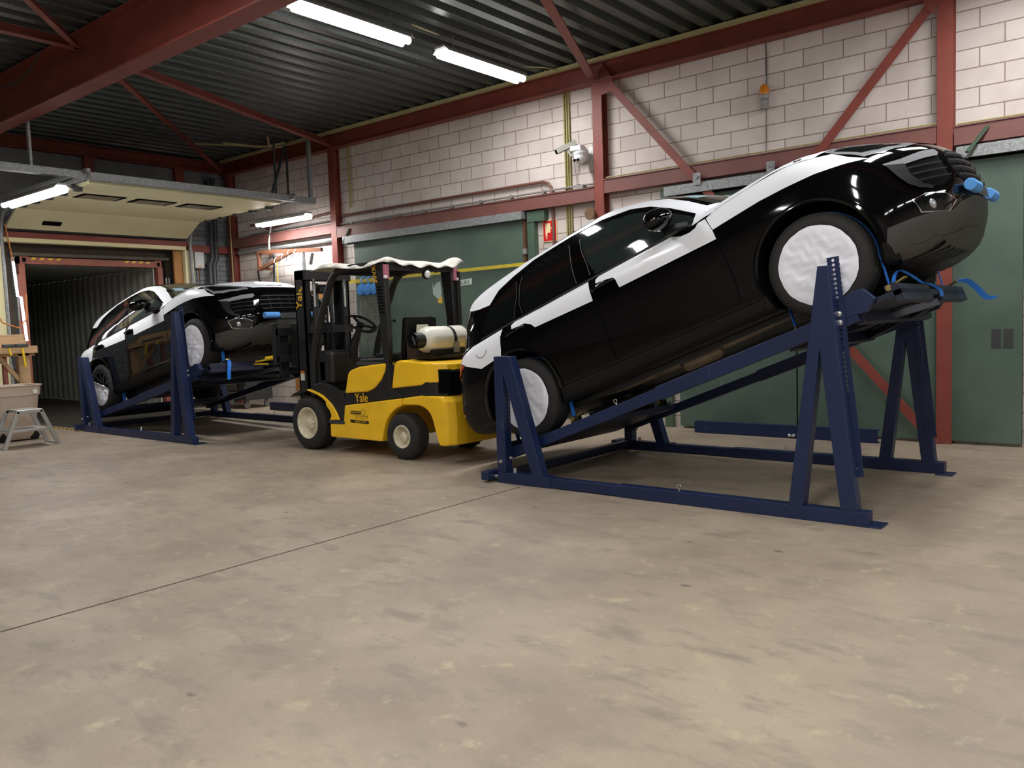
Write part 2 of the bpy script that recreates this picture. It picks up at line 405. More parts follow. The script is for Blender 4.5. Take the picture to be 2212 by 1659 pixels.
def tag(o, label=None, cat=None, group=None, kind=None):
    if label: o['label'] = label
    if cat: o['category'] = cat
    if group: o['group'] = group
    if kind: o['kind'] = kind
    return o
def thing(name, label, cat, loc=(0, 0, 0), rot=(0, 0, 0), group=None):
    o = bpy.data.objects.new(name, None); COL.objects.link(o); o.empty_display_size = 0.1
    o.location = loc; o.rotation_euler = rot
    return tag(o, label, cat, group)
def struct(name, mb, m, label=None, **kw):
    o = mb.build(name, m, **kw); o['kind'] = 'structure'
    if label: o['label'] = label
    return o
def copy_tree(o, parent=None):
    c = o.copy(); COL.objects.link(c)
    if parent:
        c.parent = parent; c.matrix_parent_inverse = o.matrix_parent_inverse.copy()
    for ch in list(o.children): copy_tree(ch, c)
    return c
def lettering(txt, size, m, parent, mtx, extrude=0.001, name='lettering', sx=1.0, bold=0.0, align='CENTER'):
    cu = bpy.data.curves.new(name, 'FONT'); cu.body = txt; cu.size = size; cu.extrude = extrude; cu.offset = bold
    cu.align_x = align; cu.align_y = 'CENTER'; cu.materials.append(M[m])
    tmp = bpy.data.objects.new('tmp', cu); COL.objects.link(tmp)
    dg = bpy.context.evaluated_depsgraph_get()
    me = bpy.data.meshes.new_from_object(tmp.evaluated_get(dg)); bpy.data.objects.remove(tmp)
    me.name = name
    o = bpy.data.objects.new(name, me); COL.objects.link(o); o.parent = parent
    if not me.materials: me.materials.append(M[m])
    o.matrix_local = mtx @ Matrix.Diagonal((sx, 1, 1, 1))
    return o
def face_mtx(loc, right, up):
    r = Vector(right).normalized(); u = Vector(up).normalized(); n = r.cross(u)
    m = Matrix((r, u, n)).transposed().to_4x4(); m.translation = loc
    return m

# ------------------------------------------------------------------ room shell
WY = 9.90; BX = -15.6; CZ = 4.99; RX = 9.0; FY = -8.0
struct('floor', MB().box(BX-0.1, RX+0.2, FY-0.2, WY+0.2, -0.2, 0), 'floor')
def deck():
    b = MB(); x = BX-0.2; prof = []
    while x < RX+0.2:
        prof += [(x, CZ), (x+0.125, CZ), (x+0.150, CZ+0.075), (x+0.260, CZ+0.075)]; x += 0.285
    vs = []; fs = []
    for (px, pz) in prof: vs += [(px, FY-0.2, pz), (px, WY+0.2, pz)]
    for i in range(len(prof)-1): fs.append((2*i, 2*i+1, 2*i+3, 2*i+2))
    n = len(vs)
    vs += [(BX-0.2, FY-0.2, CZ+0.2), (RX+0.2, FY-0.2, CZ+0.2), (RX+0.2, WY+0.2, CZ+0.2), (BX-0.2, WY+0.2, CZ+0.2)]
    fs.append((n, n+1, n+2, n+3))
    return b.add(vs, fs)
struct('ceiling', deck(), 'galv', fix=False)
struct('wall_right', MB().box(BX-0.2, RX+0.2, WY, WY+0.2, 0, CZ+0.2), 'block')
struct('wall_near', MB().box(BX-0.2, RX+0.2, FY-0.2, FY, 0, CZ+0.2), 'block_rear')
struct('wall_front', MB().box(RX, RX+0.2, FY, WY, 0, CZ+0.2), mat('front_wall_paint', srgb(190, 186, 180), 0.8, noise=0.08))
# dock wall with its opening
DY0, DY1, DZ = 5.52, 8.80, 3.20
bw_ = MB().box(BX-0.15, BX, DY1, WY, 0, CZ).box(BX-0.15, BX, FY, DY0, 0, CZ).box(BX-0.15, BX, DY0, DY1, DZ, CZ)
struct('wall_back', bw_, 'block_y')
struct('trim_1', MB().box(-4.592, -4.578, FY, 5.66, 0.0, 0.0012), 'joint', label='dark straight joint line across the concrete floor')

# steelwork -------------------------------------------------------
def steel(name, mb, label, m='red', cat='steelwork'):
    o = struct(name, mb, m, label); return o
for i, (x0, lab) in enumerate(((-15.36, 'red steel column in the far corner beside the dock door'), (-12.03, 'red steel column left of the left green sliding door'),
                               (-6.32, 'red steel column between the two green sliding doors'), (-2.017, 'red steel column nearest the right edge, behind the raised car nose'),
                               (4.3, 'red steel column on the right wall beyond the frame'))):
    steel('steel_column', MB().ibeam((x0, 9.83, 0), (x0, 9.83, 4.70), 0.15, 0.15, 0.012, 0.012, (0, 1, 0)), lab)
steel('eave_beam', MB().ibeam((BX, 9.80, 4.82), (RX, 9.80, 4.82), 0.16, 0.25, 0.014, 0.01), 'long dark red eave beam along the top of the right wall')
for x0, x1, z0, z1, lab in ((-15.28, -12.11, 3.20, 3.38, 'red girder on the wall left of the second column'),
                            (-11.95, -6.40, 3.11, 3.30, 'faded red girder above the left green sliding door'),
                            (-6.24, -2.10, 3.19, 3.38, 'faded red girder above the right green door, behind the raised car'),
                            (-1.93, RX, 3.14, 3.34, 'faded red girder right of the nearest column')):
    steel('wall_girder', MB().box(x0, x1, 9.76, 9.895, z0, z1).box(x0, x1, 9.745, 9.765, z0, z0+0.012).box(x0, x1, 9.745, 9.765, z1-0.012, z1), lab, 'red_old')
steel('main_beam', MB().ibeam((BX, 4.585, 4.655), (RX, 4.585, 4.655), 0.23, 0.61, 0.02, 0.013), 'large dark red roof beam crossing the upper left')
# horizontal roof bracing meeting at nodes on the main beam
def angle(b, p0, p1, s=0.08):
    p0 = Vector(p0); p1 = Vector(p1)
    return b.bar(p0, p1, s, 0.012).bar(p0+Vector((0, 0, s/2)), p1+Vector((0, 0, s/2)), 0.012, s)
BZ = 4.74
for p0, p1, lab, sz in (((-11.98, 9.72, BZ), (-9.98, 4.72, BZ), 'red roof brace from main beam to the column left of the left green door', 0.10),
                    ((-15.2, 9.50, BZ), (-10.02, 4.72, BZ), 'thin red roof brace from main beam to the far corner column', 0.07),
                    ((-6.36, 9.72, BZ), (-4.10, 4.72, BZ), 'red roof brace running to the column between the green doors', 0.11),
                    ((-2.05, 9.72, BZ), (-3.95, 4.72, BZ), 'red roof brace above the frame near the rightmost column', 0.10),
                    ((-9.86, 4.45, BZ), (-9.70, -0.5, BZ), 'red strut left of the main beam at the picture edge', 0.10),
                    ((-9.84, 4.45, BZ), (-4.25, -0.5, BZ), 'thin red brace left of the main beam at the top', 0.07)):
    steel('roof_brace', angle(MB(), p0, p1, sz), lab)
for p0, p1, lab in (((-6.17, 9.735, 4.70), (-2.08, 9.735, -0.0), 'flat red diagonal brace descending from the middle column'),
                    ((-2.10, 9.72, 4.66), (-6.2, 9.72, 0.0), 'flat red diagonal brace rising to the rightmost column')):
    steel('wall_brace', MB().bar(p0, p1, 0.012, 0.10, (1, 0, 1)), lab)
steel('gusset_plate', MB().prism([(-6.25, 4.95), (-6.10, 4.78), (-6.02, 4.60), (-6.10, 4.52), (-6.24, 4.50)], 9.735, 9.75), 'small red gusset plate at top of the middle column')
steel('gusset_plate', MB().prism([(-2.10, 4.85), (-2.22, 4.72), (-2.20, 4.58), (-2.10, 4.50)], 9.70, 9.715), 'small red gusset plate at top of the rightmost column')
# dock wall steel
steel('eave_beam', MB().ibeam((-15.5, FY, 4.83), (-15.5, WY, 4.83), 0.16, 0.20, 0.014, 0.01), 'dark red beam along the top of the dock wall')
for y in (7.05, 8.78):
    steel('dock_post', MB().box(-15.60, -15.46, y-0.09, y+0.09, 3.9, 4.73), 'short dark red post above the dock door, %s' % ('middle one' if y < 8 else 'right one'))
steel('dock_girder', MB().box(-15.60, -15.47, 8.86, 9.80, 3.10, 3.24), 'red girder between dock door and corner column')
# pale cladding above the dock door
struct('trim_2', MB().box(-15.60, -15.56, 5.0, 9.3, 3.95, 4.72), mat('grey_cladding', srgb(118, 120, 122), 0.5, noise=0.15, nscale=2), label='grey cladding panels above the dock door')

# red lintel and cream strip of the dock opening
steel('dock_lintel', MB().box(-15.60, -15.44, DY0-0.05, DY1+0.05, 3.20, 3.30), 'red lintel across the dock opening', 'red')
struct('trim_3', MB().box(-15.60, -15.42, DY0-0.05, DY1, 3.13, 3.20), 'cream_trim', label='cream strip under the red dock lintel')
struct('trim_4', MB().box(-15.62, -15.45, DY1-0.02, DY1+0.16, 0, 3.13), 'door_cream', label='cream right jamb of the dock opening')
struct('trim_5', MB().box(-15.62, -15.38, DY0-0.24, DY0-0.05, 0, 3.2), 'cream_trim', label='pale left jamb of the dock opening')

# ------------------------------------------------------------------ lamps
def lamp(x, y, z, along, label, group, L=1.55, w=0.26, power=LAMP_W, hang=True):
    t = thing('fluorescent_lamp', label, 'lamp', (x, y, z), (0, 0, 0 if along == 'y' else -PI/2), group)
    MB().prism([(-w/2, -0.012), (-w/2-0.004, -0.010), (-w*0.34, 0.034), (w*0.34, 0.034), (w/2+0.004, -0.010), (w/2, -0.012), (w*0.32, 0.028), (-w*0.32, 0.028)],
               -L/2, L/2, 'xz').build('reflector', 'reflector', t)
    MB().prism([(-w*0.34, 0.035), (-w*0.30, 0.06), (w*0.30, 0.06), (w*0.34, 0.035)], -L/2-0.02, L/2+0.02, 'xz').build('housing', 'reflector_back', t)
    for dx in (-0.055, 0.055):
        MB().cyl((dx, -L/2+0.02, -0.026), (dx, L/2-0.02, -0.026), 0.042, n=12).build('tube', 'tube', t)
    if hang:
        for dy in (-L*0.35, L*0.35):
            MB().cyl((0, dy, 0.06), (0, dy, CZ-z), 0.006, n=6).build('hanger', 'reflector_back', t)
    ld = bpy.data.lights.new('lamp_light', 'AREA'); ld.shape = 'RECTANGLE'; ld.size = w*0.8; ld.size_y = L*0.95; ld.energy = power
    ld.color = (1.0, 0.995, 0.985)
    lo = bpy.data.objects.new('lamp_light', ld); COL.objects.link(lo); lo.parent = t; lo.location = (0, 0, -0.072)
    return t
G1 = 'fluorescent ceiling lamps'
lamp(-7.02, 6.11, 4.74, 'y', 'ceiling lamp at the top edge beside the big red beam', G1)
lamp(-7.02, 8.22, 4.74, 'y', 'ceiling lamp nearer the block wall, second in its row', G1)
for x in (-1.15, 4.7):
    for y in (8.22, 6.11):
        lamp(x, y, 4.74, 'y', 'ceiling lamp hanging outside the frame', 'ceiling lamps outside the frame')
for x in (-7.02, -1.15, 4.7):
    for y in ((2.6, -4.7) if x < -5 else (2.6, 0.5, -2.6, -4.7)):
        lamp(x, y, 4.74, 'y', 'ceiling lamp hanging outside the frame', 'ceiling lamps outside the frame')
lamp(-12.9, 5.05, 3.52, 'x', 'hanging lamp beside the left track of the raised dock door', 'lamps beside the dock door', L=1.9, w=0.2, hang=False)
lamp(-12.9, 9.30, 3.50, 'x', 'hanging lamp beside the right track of the raised dock door', 'lamps beside the dock door', L=1.5, w=0.2, hang=False)

# ------------------------------------------------------------------ cable tray, pipes and conduits on the right wall
t = thing('cable_tray', 'long cream cable tray under the ceiling along the right wall', 'cable tray', (-6, 9.66, 4.93))
MB().box(-9.4, 14.9, -0.03, 0.03, 0.0, 0.012).box(-9.4, 14.9, -0.035, -0.025, 0, 0.045).build('tray', 'cable_tray', t)
x = -9.2
while x < 8:
    MB().box(x, x+0.012, -0.02, 0.0, 0.012, 0.07).build('hanger', 'cable_tray', t); x += 0.54
def conduit(name, label, paths, r, m, cat='pipe', clips=0, loc=None):
    p0 = Vector(loc or paths[0][0]); t = thing(name, label, cat, p0)
    for pth in paths:
        MB().tube([Vector(p)-p0 for p in pth], r, 8).build('pipe', m, t)
    if clips:
        a, b = Vector(paths[0][0]), Vector(paths[0][-1]); n = clips
        for i in range(n):
            p = a.lerp(b, (i+0.5)/n)-p0
            MB().box(p.x-0.02, p.x+0.02, p.y-r*1.5, p.y+0.05, p.z-r*1.6, p.z+r*1.6).build('clip', 'grey_pipe', t)
    return t
conduit('conduit', 'three yellow conduits running down the wall left of the middle column', [[(-6.95+i*0.04, 9.87, 4.70), (-6.95+i*0.04, 9.87, 0.4)] for i in range(3)], 0.012, 'yellow_pipe', 'conduit')
conduit('conduit', 'short yellow conduit ending on the wall right of the second column', [[(-11.68, 9.86, 4.70), (-11.66, 9.86, 3.62)], [(-11.64, 9.86, 4.70), (-11.645, 9.86, 3.66)]], 0.014, 'yellow_pipe', 'conduit')
conduit('pipe_run', 'brown pipe along the wall above the girder, bending down before the middle column',
        [[(-11.9, 9.85, 3.50), (-7.35, 9.85, 3.50), (-7.25, 9.85, 3.47), (-7.2, 9.85, 3.40), (-7.19, 9.85, 3.31)], [(-7.19, 9.86, 3.11), (-7.19, 9.86, 0.3)]], 0.022, 'brown_pipe')
conduit('pipe_run', 'thin grey pipe just above the girder of the left green door', [[(-11.93, 9.84, 3.36), (-6.42, 9.84, 3.36)]], 0.014, 'grey_pipe', clips=9)
conduit('pipe_run', 'brown pipe on the wall left of the second column', [[(-14.75, 9.85, 3.62), (-14.4, 9.85, 3.60), (-14.2, 9.85, 3.50), (-12.12, 9.85, 3.60)]], 0.025, 'brown_pipe')
conduit('pipe_run', 'thin dark pipe above the left red girder', [[(-15.2, 9.84, 3.34), (-14.7, 9.84, 3.43), (-12.12, 9.84, 3.45)]], 0.013, 'grey_pipe')
conduit('pipe_run', 'grey duct pipe below the left red girder', [[(-15.2, 9.84, 3.10), (-12.1, 9.84, 3.10)]], 0.04, 'galv_bar')
conduit('cable', 'thin pale cable along the girder behind the raised car', [[(-6.2, 9.75, 3.395), (-2.1, 9.75, 3.395)]], 0.008, 'yellow_pipe', 'cable')
conduit('cable', 'thin pale cable along the girder right of the nearest column', [[(-1.9, 9.75, 3.352), (4, 9.75, 3.352)]], 0.008, 'yellow_pipe', 'cable')
conduit('cable', 'cream cable between the two ceiling lamps', [[(-7.0, 6.95, 4.93), (-7.0, 7.40, 4.92)], [(-7.0, 9.05, 4.9), (-6.9, 9.35, 4.93), (-6.85, 9.6, 4.93)]], 0.009, 'cable_tray', 'cable')
conduit('cable', 'loose dark cable at the top edge left of the red beam', [[(-10.7, 4.40, 4.9), (-11.0, 4.42, 4.81), (-11.2, 4.44, 4.78), (-11.52, 4.44, 4.71), (-12.1, 4.44, 4.76), (-12.8, 4.40, 4.9)]], 0.012, 'dark_grey', 'cable')
conduit('cable', 'tangle of pale cables at ceiling above the dock door corner', [[(-13.6, 8.6, 4.9), (-13.3, 9.2, 4.86), (-13.0, 9.5, 4.93)], [(-12.8, 9.0, 4.93), (-13.2, 9.3, 4.86), (-13.9, 9.5, 4.9)], [(-14.2, 8.4, 4.95), (-13.4, 9.1, 4.88), (-13.2, 9.6, 4.9)]], 0.018, 'cable_tray', 'cable')

# ------------------------------------------------------------------ green sliding doors
def door_leaf(name, label, x0, x1, z1, y0, y1):
    o = MB().box(x0, x1, y0, y1, 0.03, z1).build(name, 'green', bevel=0.004); o['kind'] = 'structure'; o['label'] = label
    return o
d1 = door_leaf('door_1', 'left green sliding door behind the forklift', -11.55, -7.72, 3.0, 9.80, 9.86)
MB().box(-7.72, -7.67, 9.80, 9.86, 0.03, 3.0).build('edge_strip', mat('rusty_edge', srgb(92, 62, 44), 0.7), d1)
MB().box(-7.70, -7.64, 9.77, 9.80, 2.48, 2.56).build('latch', 'galv_bar', d1)
d2 = door_leaf('door_2', 'right green sliding door, left leaf behind the ramp', -5.19, -3.64, 3.1, 9.83, 9.88)
d3 = door_leaf('door_3', 'right green sliding door, right leaf behind the nearest column', -3.62, -1.31, 3.1, 9.83, 9.88)
for xx in (-1.585, -1.475):
    MB().box(xx, xx+0.085, 9.824, 9.832, 1.03, 1.22).build('recessed_grip', 'dark_grey', d3)
d4 = door_leaf('door_4', 'green door at the far right picture edge', -1.29, 1.8, 3.1, 9.84, 9.89)
struct('trim_6', MB().box(-7.60, -7.50, 9.80, 9.90, 0, 3.06).box(-7.62, -7.30, 9.79, 9.90, 2.94, 3.09).box(-7.645, -7.60, 9.82, 9.9, 0, 3.0), 'green_trim', label='green post at the right of the left sliding door')
struct('trim_7', MB().box(-5.42, -5.31, 9.84, 9.90, 0, 3.15), 'green_trim', label='narrow green post left of the right sliding door')
def track(label, x0, x1, z, hw):
    t = thing('door_track', label, 'door track', (x0, 9.78, z))
    L = x1-x0
    MB().box(0, L, -0.07, 0.02, -0.025, 0.085).box(0, L, -0.075, -0.07, -0.035, -0.015).build('rail', 'galv_bar', t)
    MB().box(0, L, 0.03, 0.05, -0.05, -0.03).build('shadow_gap', 'dark', t)  # dark strip painting the shadow line below the track rail
    for f in hw:
        q = f*L
        MB().box(q-0.05, q+0.05, -0.09, -0.08, 0.05, 0.2).cyl((q, -0.08, 0.15), (q, -0.11, 0.15), 0.025, n=10).build('roller_bracket', 'galv_bar', t)
track('galvanised track above the left green sliding door', -11.75, -7.66, 3.02, ())
track('galvanised track above the right green door behind the raised car', -5.30, -2.12, 3.06, (0.15, 0.45))
track('galvanised track at right edge above the green door', -1.9, 2.0, 3.03, (0.6,))
for x0, y0, z0, lab in ((-11.75, 9.72, 2.98, 'short green strut at top left of the left sliding door'), (-1.78, 9.60, 3.03, 'short green strut by the track right of the nearest column')):
    o = MB().bar((x0, y0, z0), (x0+0.16, 9.76, z0+0.26), 0.05, 0.02).build('track_strut', 'green_trim'); tag(o, lab, 'bracket')

# ------------------------------------------------------------------ things on the right wall
t = thing('fire_hose_sign', 'red square sign with pale fire hose reel symbol on the block wall', 'sign', (-7.27, 9.885, 2.79))
MB().box(-0.125, 0.125, -0.008, 0.01, -0.155, 0.155).build('border', 'sign_cream', t)
MB().box(-0.115, 0.115, -0.011, -0.002, -0.145, 0.145).build('plate', 'sign_red', t)
MB().box(-0.075, 0.015, -0.014, -0.01, -0.03, 0.11).prism([(-0.075, -0.03), (-0.04, -0.03), (-0.048, -0.12), (-0.058, -0.12)], -0.014, -0.01).build('hose_symbol', 'sign_cream', t)
MB().cyl((0.062, -0.010, 0.035), (0.062, -0.014, 0.035), 0.026, n=20).box(0.015, 0.05, -0.014, -0.01, 0.025, 0.04).build('valve_symbol', 'sign_cream', t)
t = thing('warning_beacon', 'orange warning beacon with grey horn on the upper block wall', 'beacon', (-3.99, 9.83, 3.93))
MB().lathe([(0, 0.05), (0.02, 0.055), (0.03, 0.04), (0.10, 0.035), (0.12, 0.06), (0.16, 0.062), (0.17, 0.05)], (0, 0, -0.02), (0, 0, 1), 20).build('horn_body', 'grey_pipe', t)
MB().lathe([(0, 0.055), (0.06, 0.056), (0.10, 0.045), (0.12, 0.02), (0.125, 0.0)], (0, 0, 0.15), (0, 0, 1), 20).build('lens', 'orange_lens', t)
MB().box(-0.03, 0.03, 0.02, 0.07, 0.02, 0.12).build('bracket', 'grey_pipe', t)
MB().tube([(0, 0.06, 0.16), (0.01, 0.062, 0.5), (0.0, 0.06, 0.8)], 0.006, 6).tube([(0, 0.06, -0.02), (-0.01, 0.062, -0.5)], 0.004, 6).build('wire', 'dark_grey', t)
t = thing('security_camera', 'white dome security camera with twin lenses left of the middle column', 'camera', (-6.52, 9.86, 3.70))
MB().box(-0.02, 0.05, 0.0, 0.03, -0.16, 0.17).build('wall_plate', 'white_plastic', t)
MB().prism([(0.02, -0.02), (-0.05, 0.12), (-0.13, 0.17), (-0.24, 0.17), (-0.24, 0.11), (-0.12, 0.06), (-0.05, -0.02)], -0.17, 0.0, 'yz').build('arm', 'white_plastic', t)
b = MB(); b.lathe([(0, 0.075), (0.02, 0.09), (0.05, 0.09), (0.06, 0.07)], (-0.02, -0.22, 0.02), (0, 0, 1), 24); b.sphere((-0.02, -0.22, 0.0), 0.085, (1, 1, 1.0)); b.build('dome', 'white_plastic', t)
for dx in (-0.02, 0.035): MB().cyl((-0.035+dx, -0.29, -0.035), (-0.04+dx, -0.31, -0.045), 0.018, n=14).build('lens', 'dark', t)
t = thing('security_camera', 'grey bullet camera on a bracket above the white dome camera', 'camera', (-6.72, 9.86, 3.86))
MB().bar((-0.16, -0.28, -0.03), (0.08, -0.16, 0.07), 0.075, 0.07).build('housing', 'camera_grey', t)
MB().cyl((-0.155, -0.275, -0.03), (-0.185, -0.29, -0.042), 0.034, n=16).build('lens', 'dark', t)
MB().tube([(-0.03, -0.22, -0.02), (0.0, -0.18, -0.10), (0.06, -0.1, -0.14), (0.1, 0.03, -0.14)], 0.016, 8).build('bracket', 'light_grey', t)
MB().tube([(0.08, -0.16, 0.05), (0.12, -0.1, 0.0), (0.14, -0.02, -0.1)], 0.006, 6).tube([(0.02, -0.17, 0.05), (-0.05, 0.0, -0.3), (-0.04, 0.02, -0.55), (0.05, 0.02, -0.66)], 0.004, 6).build('cord', 'grey_pipe', t)
o = MB().box(-6.72, -6.60, 9.78, 9.88, 3.30, 3.36).tube([(-6.64, 9.83, 3.30), (-6.6, 9.83, 3.2)], 0.008, 6).build('junction_box', 'grey_pipe', bevel=0.008); tag(o, 'small grey junction box under the white dome camera', 'box')
o = MB().cyl((-6.44, 9.70, 2.93), (-6.44, 9.86, 2.93), 0.022, n=12).lathe([(0, 0.08), (0.012, 0.085), (0.024, 0.08)], (-6.44, 9.68, 2.93), (0, 1, 0), 28).lathe([(0, 0.075), (0.012, 0.08)], (-6.44, 9.85, 2.93), (0, 1, 0), 28).build('cable_reel', mat('brown_reel', srgb(110, 84, 62), 0.6)); tag(o, 'small brown reel on wall beside the middle column', 'reel')

# chain hoists hanging from a yellow strap in front of the left door
o = MB().bar((-11.70, 9.70, 2.30), (-11.35, 9.62, 2.29), 0.012, 0.07).bar((-11.35, 9.62, 2.29), (-10.85, 9.60, 2.285), 0.012, 0.06).bar((-10.85, 9.60, 2.285), (-9.9, 9.62, 2.30), 0.012, 0.05).bar((-9.9, 9.62, 2.30), (-7.62, 9.76, 2.33), 0.01, 0.05).build('barrier_tape', 'tape')
tag(o, 'yellow tape strung across the left green door behind the forklift', 'tape')
for i, x in enumerate((-11.10, -10.93, -10.76)):
    t = thing('chain_hoist', ('leftmost of the three blue chain hoists behind the forklift', 'middle one of the three blue chain hoists behind the forklift', 'rightmost of the three blue chain hoists behind the forklift')[i],
              'hoist', (x, 9.56, 2.125), (0, 0, 0), 'blue chain hoists on the tape')
    MB().lathe([(-0.055, 0.05), (-0.05, 0.09), (-0.02, 0.10), (0.03, 0.10), (0.045, 0.06)], (0, 0, 0), (0, 1, 0), 28).lathe([(-0.064, 0.02), (-0.062, 0.06), (-0.052, 0.065)], (0, 0, 0), (0, 1, 0), 20).build('housing', 'hoist_blue', t)
    MB().tube([(0, 0, 0.10), (0, 0, 0.14), (-0.03, 0, 0.16), (-0.04, 0.02, 0.19), (-0.02, 0.05, 0.23), (0.02, 0.06, 0.22), (0.03, 0.06, 0.19)], 0.012, 8).build('hook', 'hoist_blue', t)
    for dx, L in ((-0.06, 0.95), (-0.02, 1.05), (0.04, 1.0), (0.075, 0.85)):
        b = MB(); z = -0.10; k = 0
        while z > -L:
            b.torus((dx, 0, z), (1, 0, 0) if k % 2 else (0, 1, 0), 0.013, 0.0045, 8, 4); z -= 0.021; k += 1
        b.build('chain', 'chain', t)

# door logo of the handling firm (only its end shows)
t = thing('door_lettering', 'pale company lettering on the left green door', 'lettering', (-9.5, 9.795, 2.0))
MB().prism([(-0.13, 0.16), (-0.10, 0.08), (-0.08, 0.12), (-0.03, 0.16), (0.05, 0.18), (0.07, 0.0), (0.05, -0.12), (-0.04, -0.09), (-0.12, -0.02)], -0.004, 0.0).build('emblem', mat('emblem_grey', srgb(168, 184, 180), 0.5), t)
MB().prism([(0.08, -0.06), (0.02, -0.09), (-0.03, -0.13), (0.0, -0.17), (0.08, -0.18)], -0.005, -0.001).build('emblem_base', mat('emblem_yellow', srgb(214, 178, 60), 0.5), t)
MB().prism([(0.10, 0.05), (0.74, 0.095), (0.74, 0.19), (0.10, 0.15)], -0.004, 0.0).build('name_plate', 'ink_white', t)
lettering('HANDLING B.V.', 0.09, 'green_trim', t, face_mtx((0.44, -0.006, 0.122), (1, 0, 0.06), (0, 0, 1)), sx=0.85)

# ------------------------------------------------------------------ raised sectional dock door
t = thing('sectional_door', 'cream sectional dock door raised overhead on its tracks', 'door', (-14.8, 7.15, 3.4))
o = Vector((-14.8, 7.15, 3.4))
def loc(x, y, z): return (x-o.x, y-o.y, z-o.z)
PY0, PY1 = 5.55, 8.80
edges = [(-14.86, 3.62), (-14.25, 3.632), (-13.6, 3.64), (-12.9, 3.652), (-12.22, 3.665)]
for i in range(4):
    (xa, za), (xb, zb) = edges[i], edges[i+1]
    p = MB().prism([(xa+0.004-o.x, za-o.z), (xb-0.004-o.x, zb-o.z), (xb-0.004-o.x, zb+0.05-o.z), (xa+0.004-o.x, za+0.05-o.z)], PY0-o.y, PY1-o.y).build('door_panel', 'door_cream', t, bevel=0.004)
    if i == 2:
        for y0 in (5.82, 6.66, 7.5):
            yb = y0+0.66
            MB().box(-13.42-o.x, -13.02-o.x, y0-o.y, yb-o.y, za-0.004-o.z, za+0.012-o.z).build('window_frame', 'dark', p)
            MB().box(-13.38-o.x, -13.06-o.x, y0+0.06-o.y, yb-0.06-o.y, za-0.008-o.z, za-0.003-o.z).build('window_pane', mat('dull_pane', srgb(120, 112, 96), 0.25), p)
p = MB().prism([(-14.86-o.x, 3.615-o.z), (-15.38-o.x, 3.34-o.z), (-15.41-o.x, 3.385-o.z), (-14.87-o.x, 3.665-o.z)], PY0-o.y, PY1-o.y).build('door_panel', 'door_cream', t, bevel=0.004)
MB().bar((-15.17-o.x, 6.06-o.y, 3.445-o.z), (-15.17-o.x, 6.36-o.y, 3.445-o.z), 0.10, 0.03, (0.46, 0, -0.88)).build('recessed_handle', 'dark', p, bevel=0.004)
MB().bar((-15.40-o.x, PY0-o.y, 3.345-o.z), (-15.40-o.x, PY1-o.y, 3.345-o.z), 0.06, 0.05).build('bottom_seal', 'rubber', p)
for y in (PY0-0.07, PY1+0.07):
    s = 1 if y > 7 else -1
    b = MB().bar(loc(-11.95, y, 3.74), loc(-14.95, y, 3.66), 0.06, 0.05)
    b.bar(loc(-11.95, y+0.05*s, 3.80), loc(-15.4, y+0.05*s, 3.80), 0.05, 0.05)
    b.tube([loc(-14.95, y, 3.66), loc(-15.2, y, 3.6), loc(-15.33, y, 3.45), loc(-15.38, y, 3.25), loc(-15.38, y, 0.1)], 0.03, 6)
    b.build('track', 'galv_bar', t)
    for x in (-12.6, -13.1, -13.6, -14.1, -14.6):
        MB().cyl(loc(x, y-0.05*s, 3.66), loc(x, y+0.02*s, 3.66), 0.03, n=10).box(x-0.05-o.x, x+0.05-o.x, min(y-0.12*s, y-0.02*s)-o.y, max(y-0.12*s, y-0.02*s)-o.y, 3.60-o.z, 3.66-o.z).build('roller', 'dark_grey', t)
MB().box(-12.19-o.x, -12.07-o.x, 4.2-o.y, 9.42-o.y, 3.70-o.z, 3.80-o.z).build('cross_bar', 'galv_bar', t)
for y0, z1, hw in ((4.75, 4.9, 0.015), (9.36, 4.9, 0.03)):
    MB().box(-12.16-o.x, -12.10-o.x, y0-hw-o.y, y0+hw-o.y, 3.75-o.z, z1-o.z).build('hanger', 'galv_bar', t)
MB().bar(loc(-12.13, 8.55, 3.78), loc(-12.6, 9.2, 4.75), 0.04, 0.04).bar(loc(-12.5, 8.9, 3.8), loc(-12.5, 8.9, 4.85), 0.035, 0.02).bar(loc(-12.9, 9.45, 3.85), loc(-12.9, 9.45, 4.85), 0.035, 0.02).build('hanger_brace', 'dark_grey', t)
MB().cyl(loc(-12.25, PY0+0.1, 3.74), loc(-12.25, PY1-0.1, 3.74), 0.03, n=12).build('spring_shaft', 'black_steel', t)

# ------------------------------------------------------------------ container at the dock
t = thing('shipping_container', 'red framed shipping container docked behind the loading opening', 'container', (-15.72, 7.14, 0))
ox, oy = -15.72, 7.14
cw = 1.305; ci = 1.205; ct = 2.905; cit = 2.79; cl = 8.0
b = MB()
b.box(-0.16, 0, -cw, -ci, 0.0, ct).build('corner_post', 'cont_red', t)
MB().box(-0.16, 0, ci, cw, 0.0, ct).build('corner_post', 'cont_red', t)
hd = MB().box(-0.16, 0, -cw, cw, cit, ct).build('header', 'cont_red', t)
for y in (-cw+0.02, cw-0.16):
    cc = MB().box(-0.18, 0.015, y, y+0.14, cit+0.0, ct+0.02).build('corner_casting', 'cont_red', t, bevel=0.01)
    MB().box(0.012, 0.018, y+0.04, y+0.10, cit+0.03, cit+0.10).build('casting_hole', 'dark', cc)
for k in range(4):
    for y in (-cw+0.20+k*0.14, cw-0.76+k*0.14):
        MB().prism([(y, cit+0.075), (y+0.07, cit+0.075), (y+0.10, ct-0.005), (y+0.03, ct-0.005)], 0.001, 0.004, 'yz').build('warning_stripe', 'yellow_plain', t)
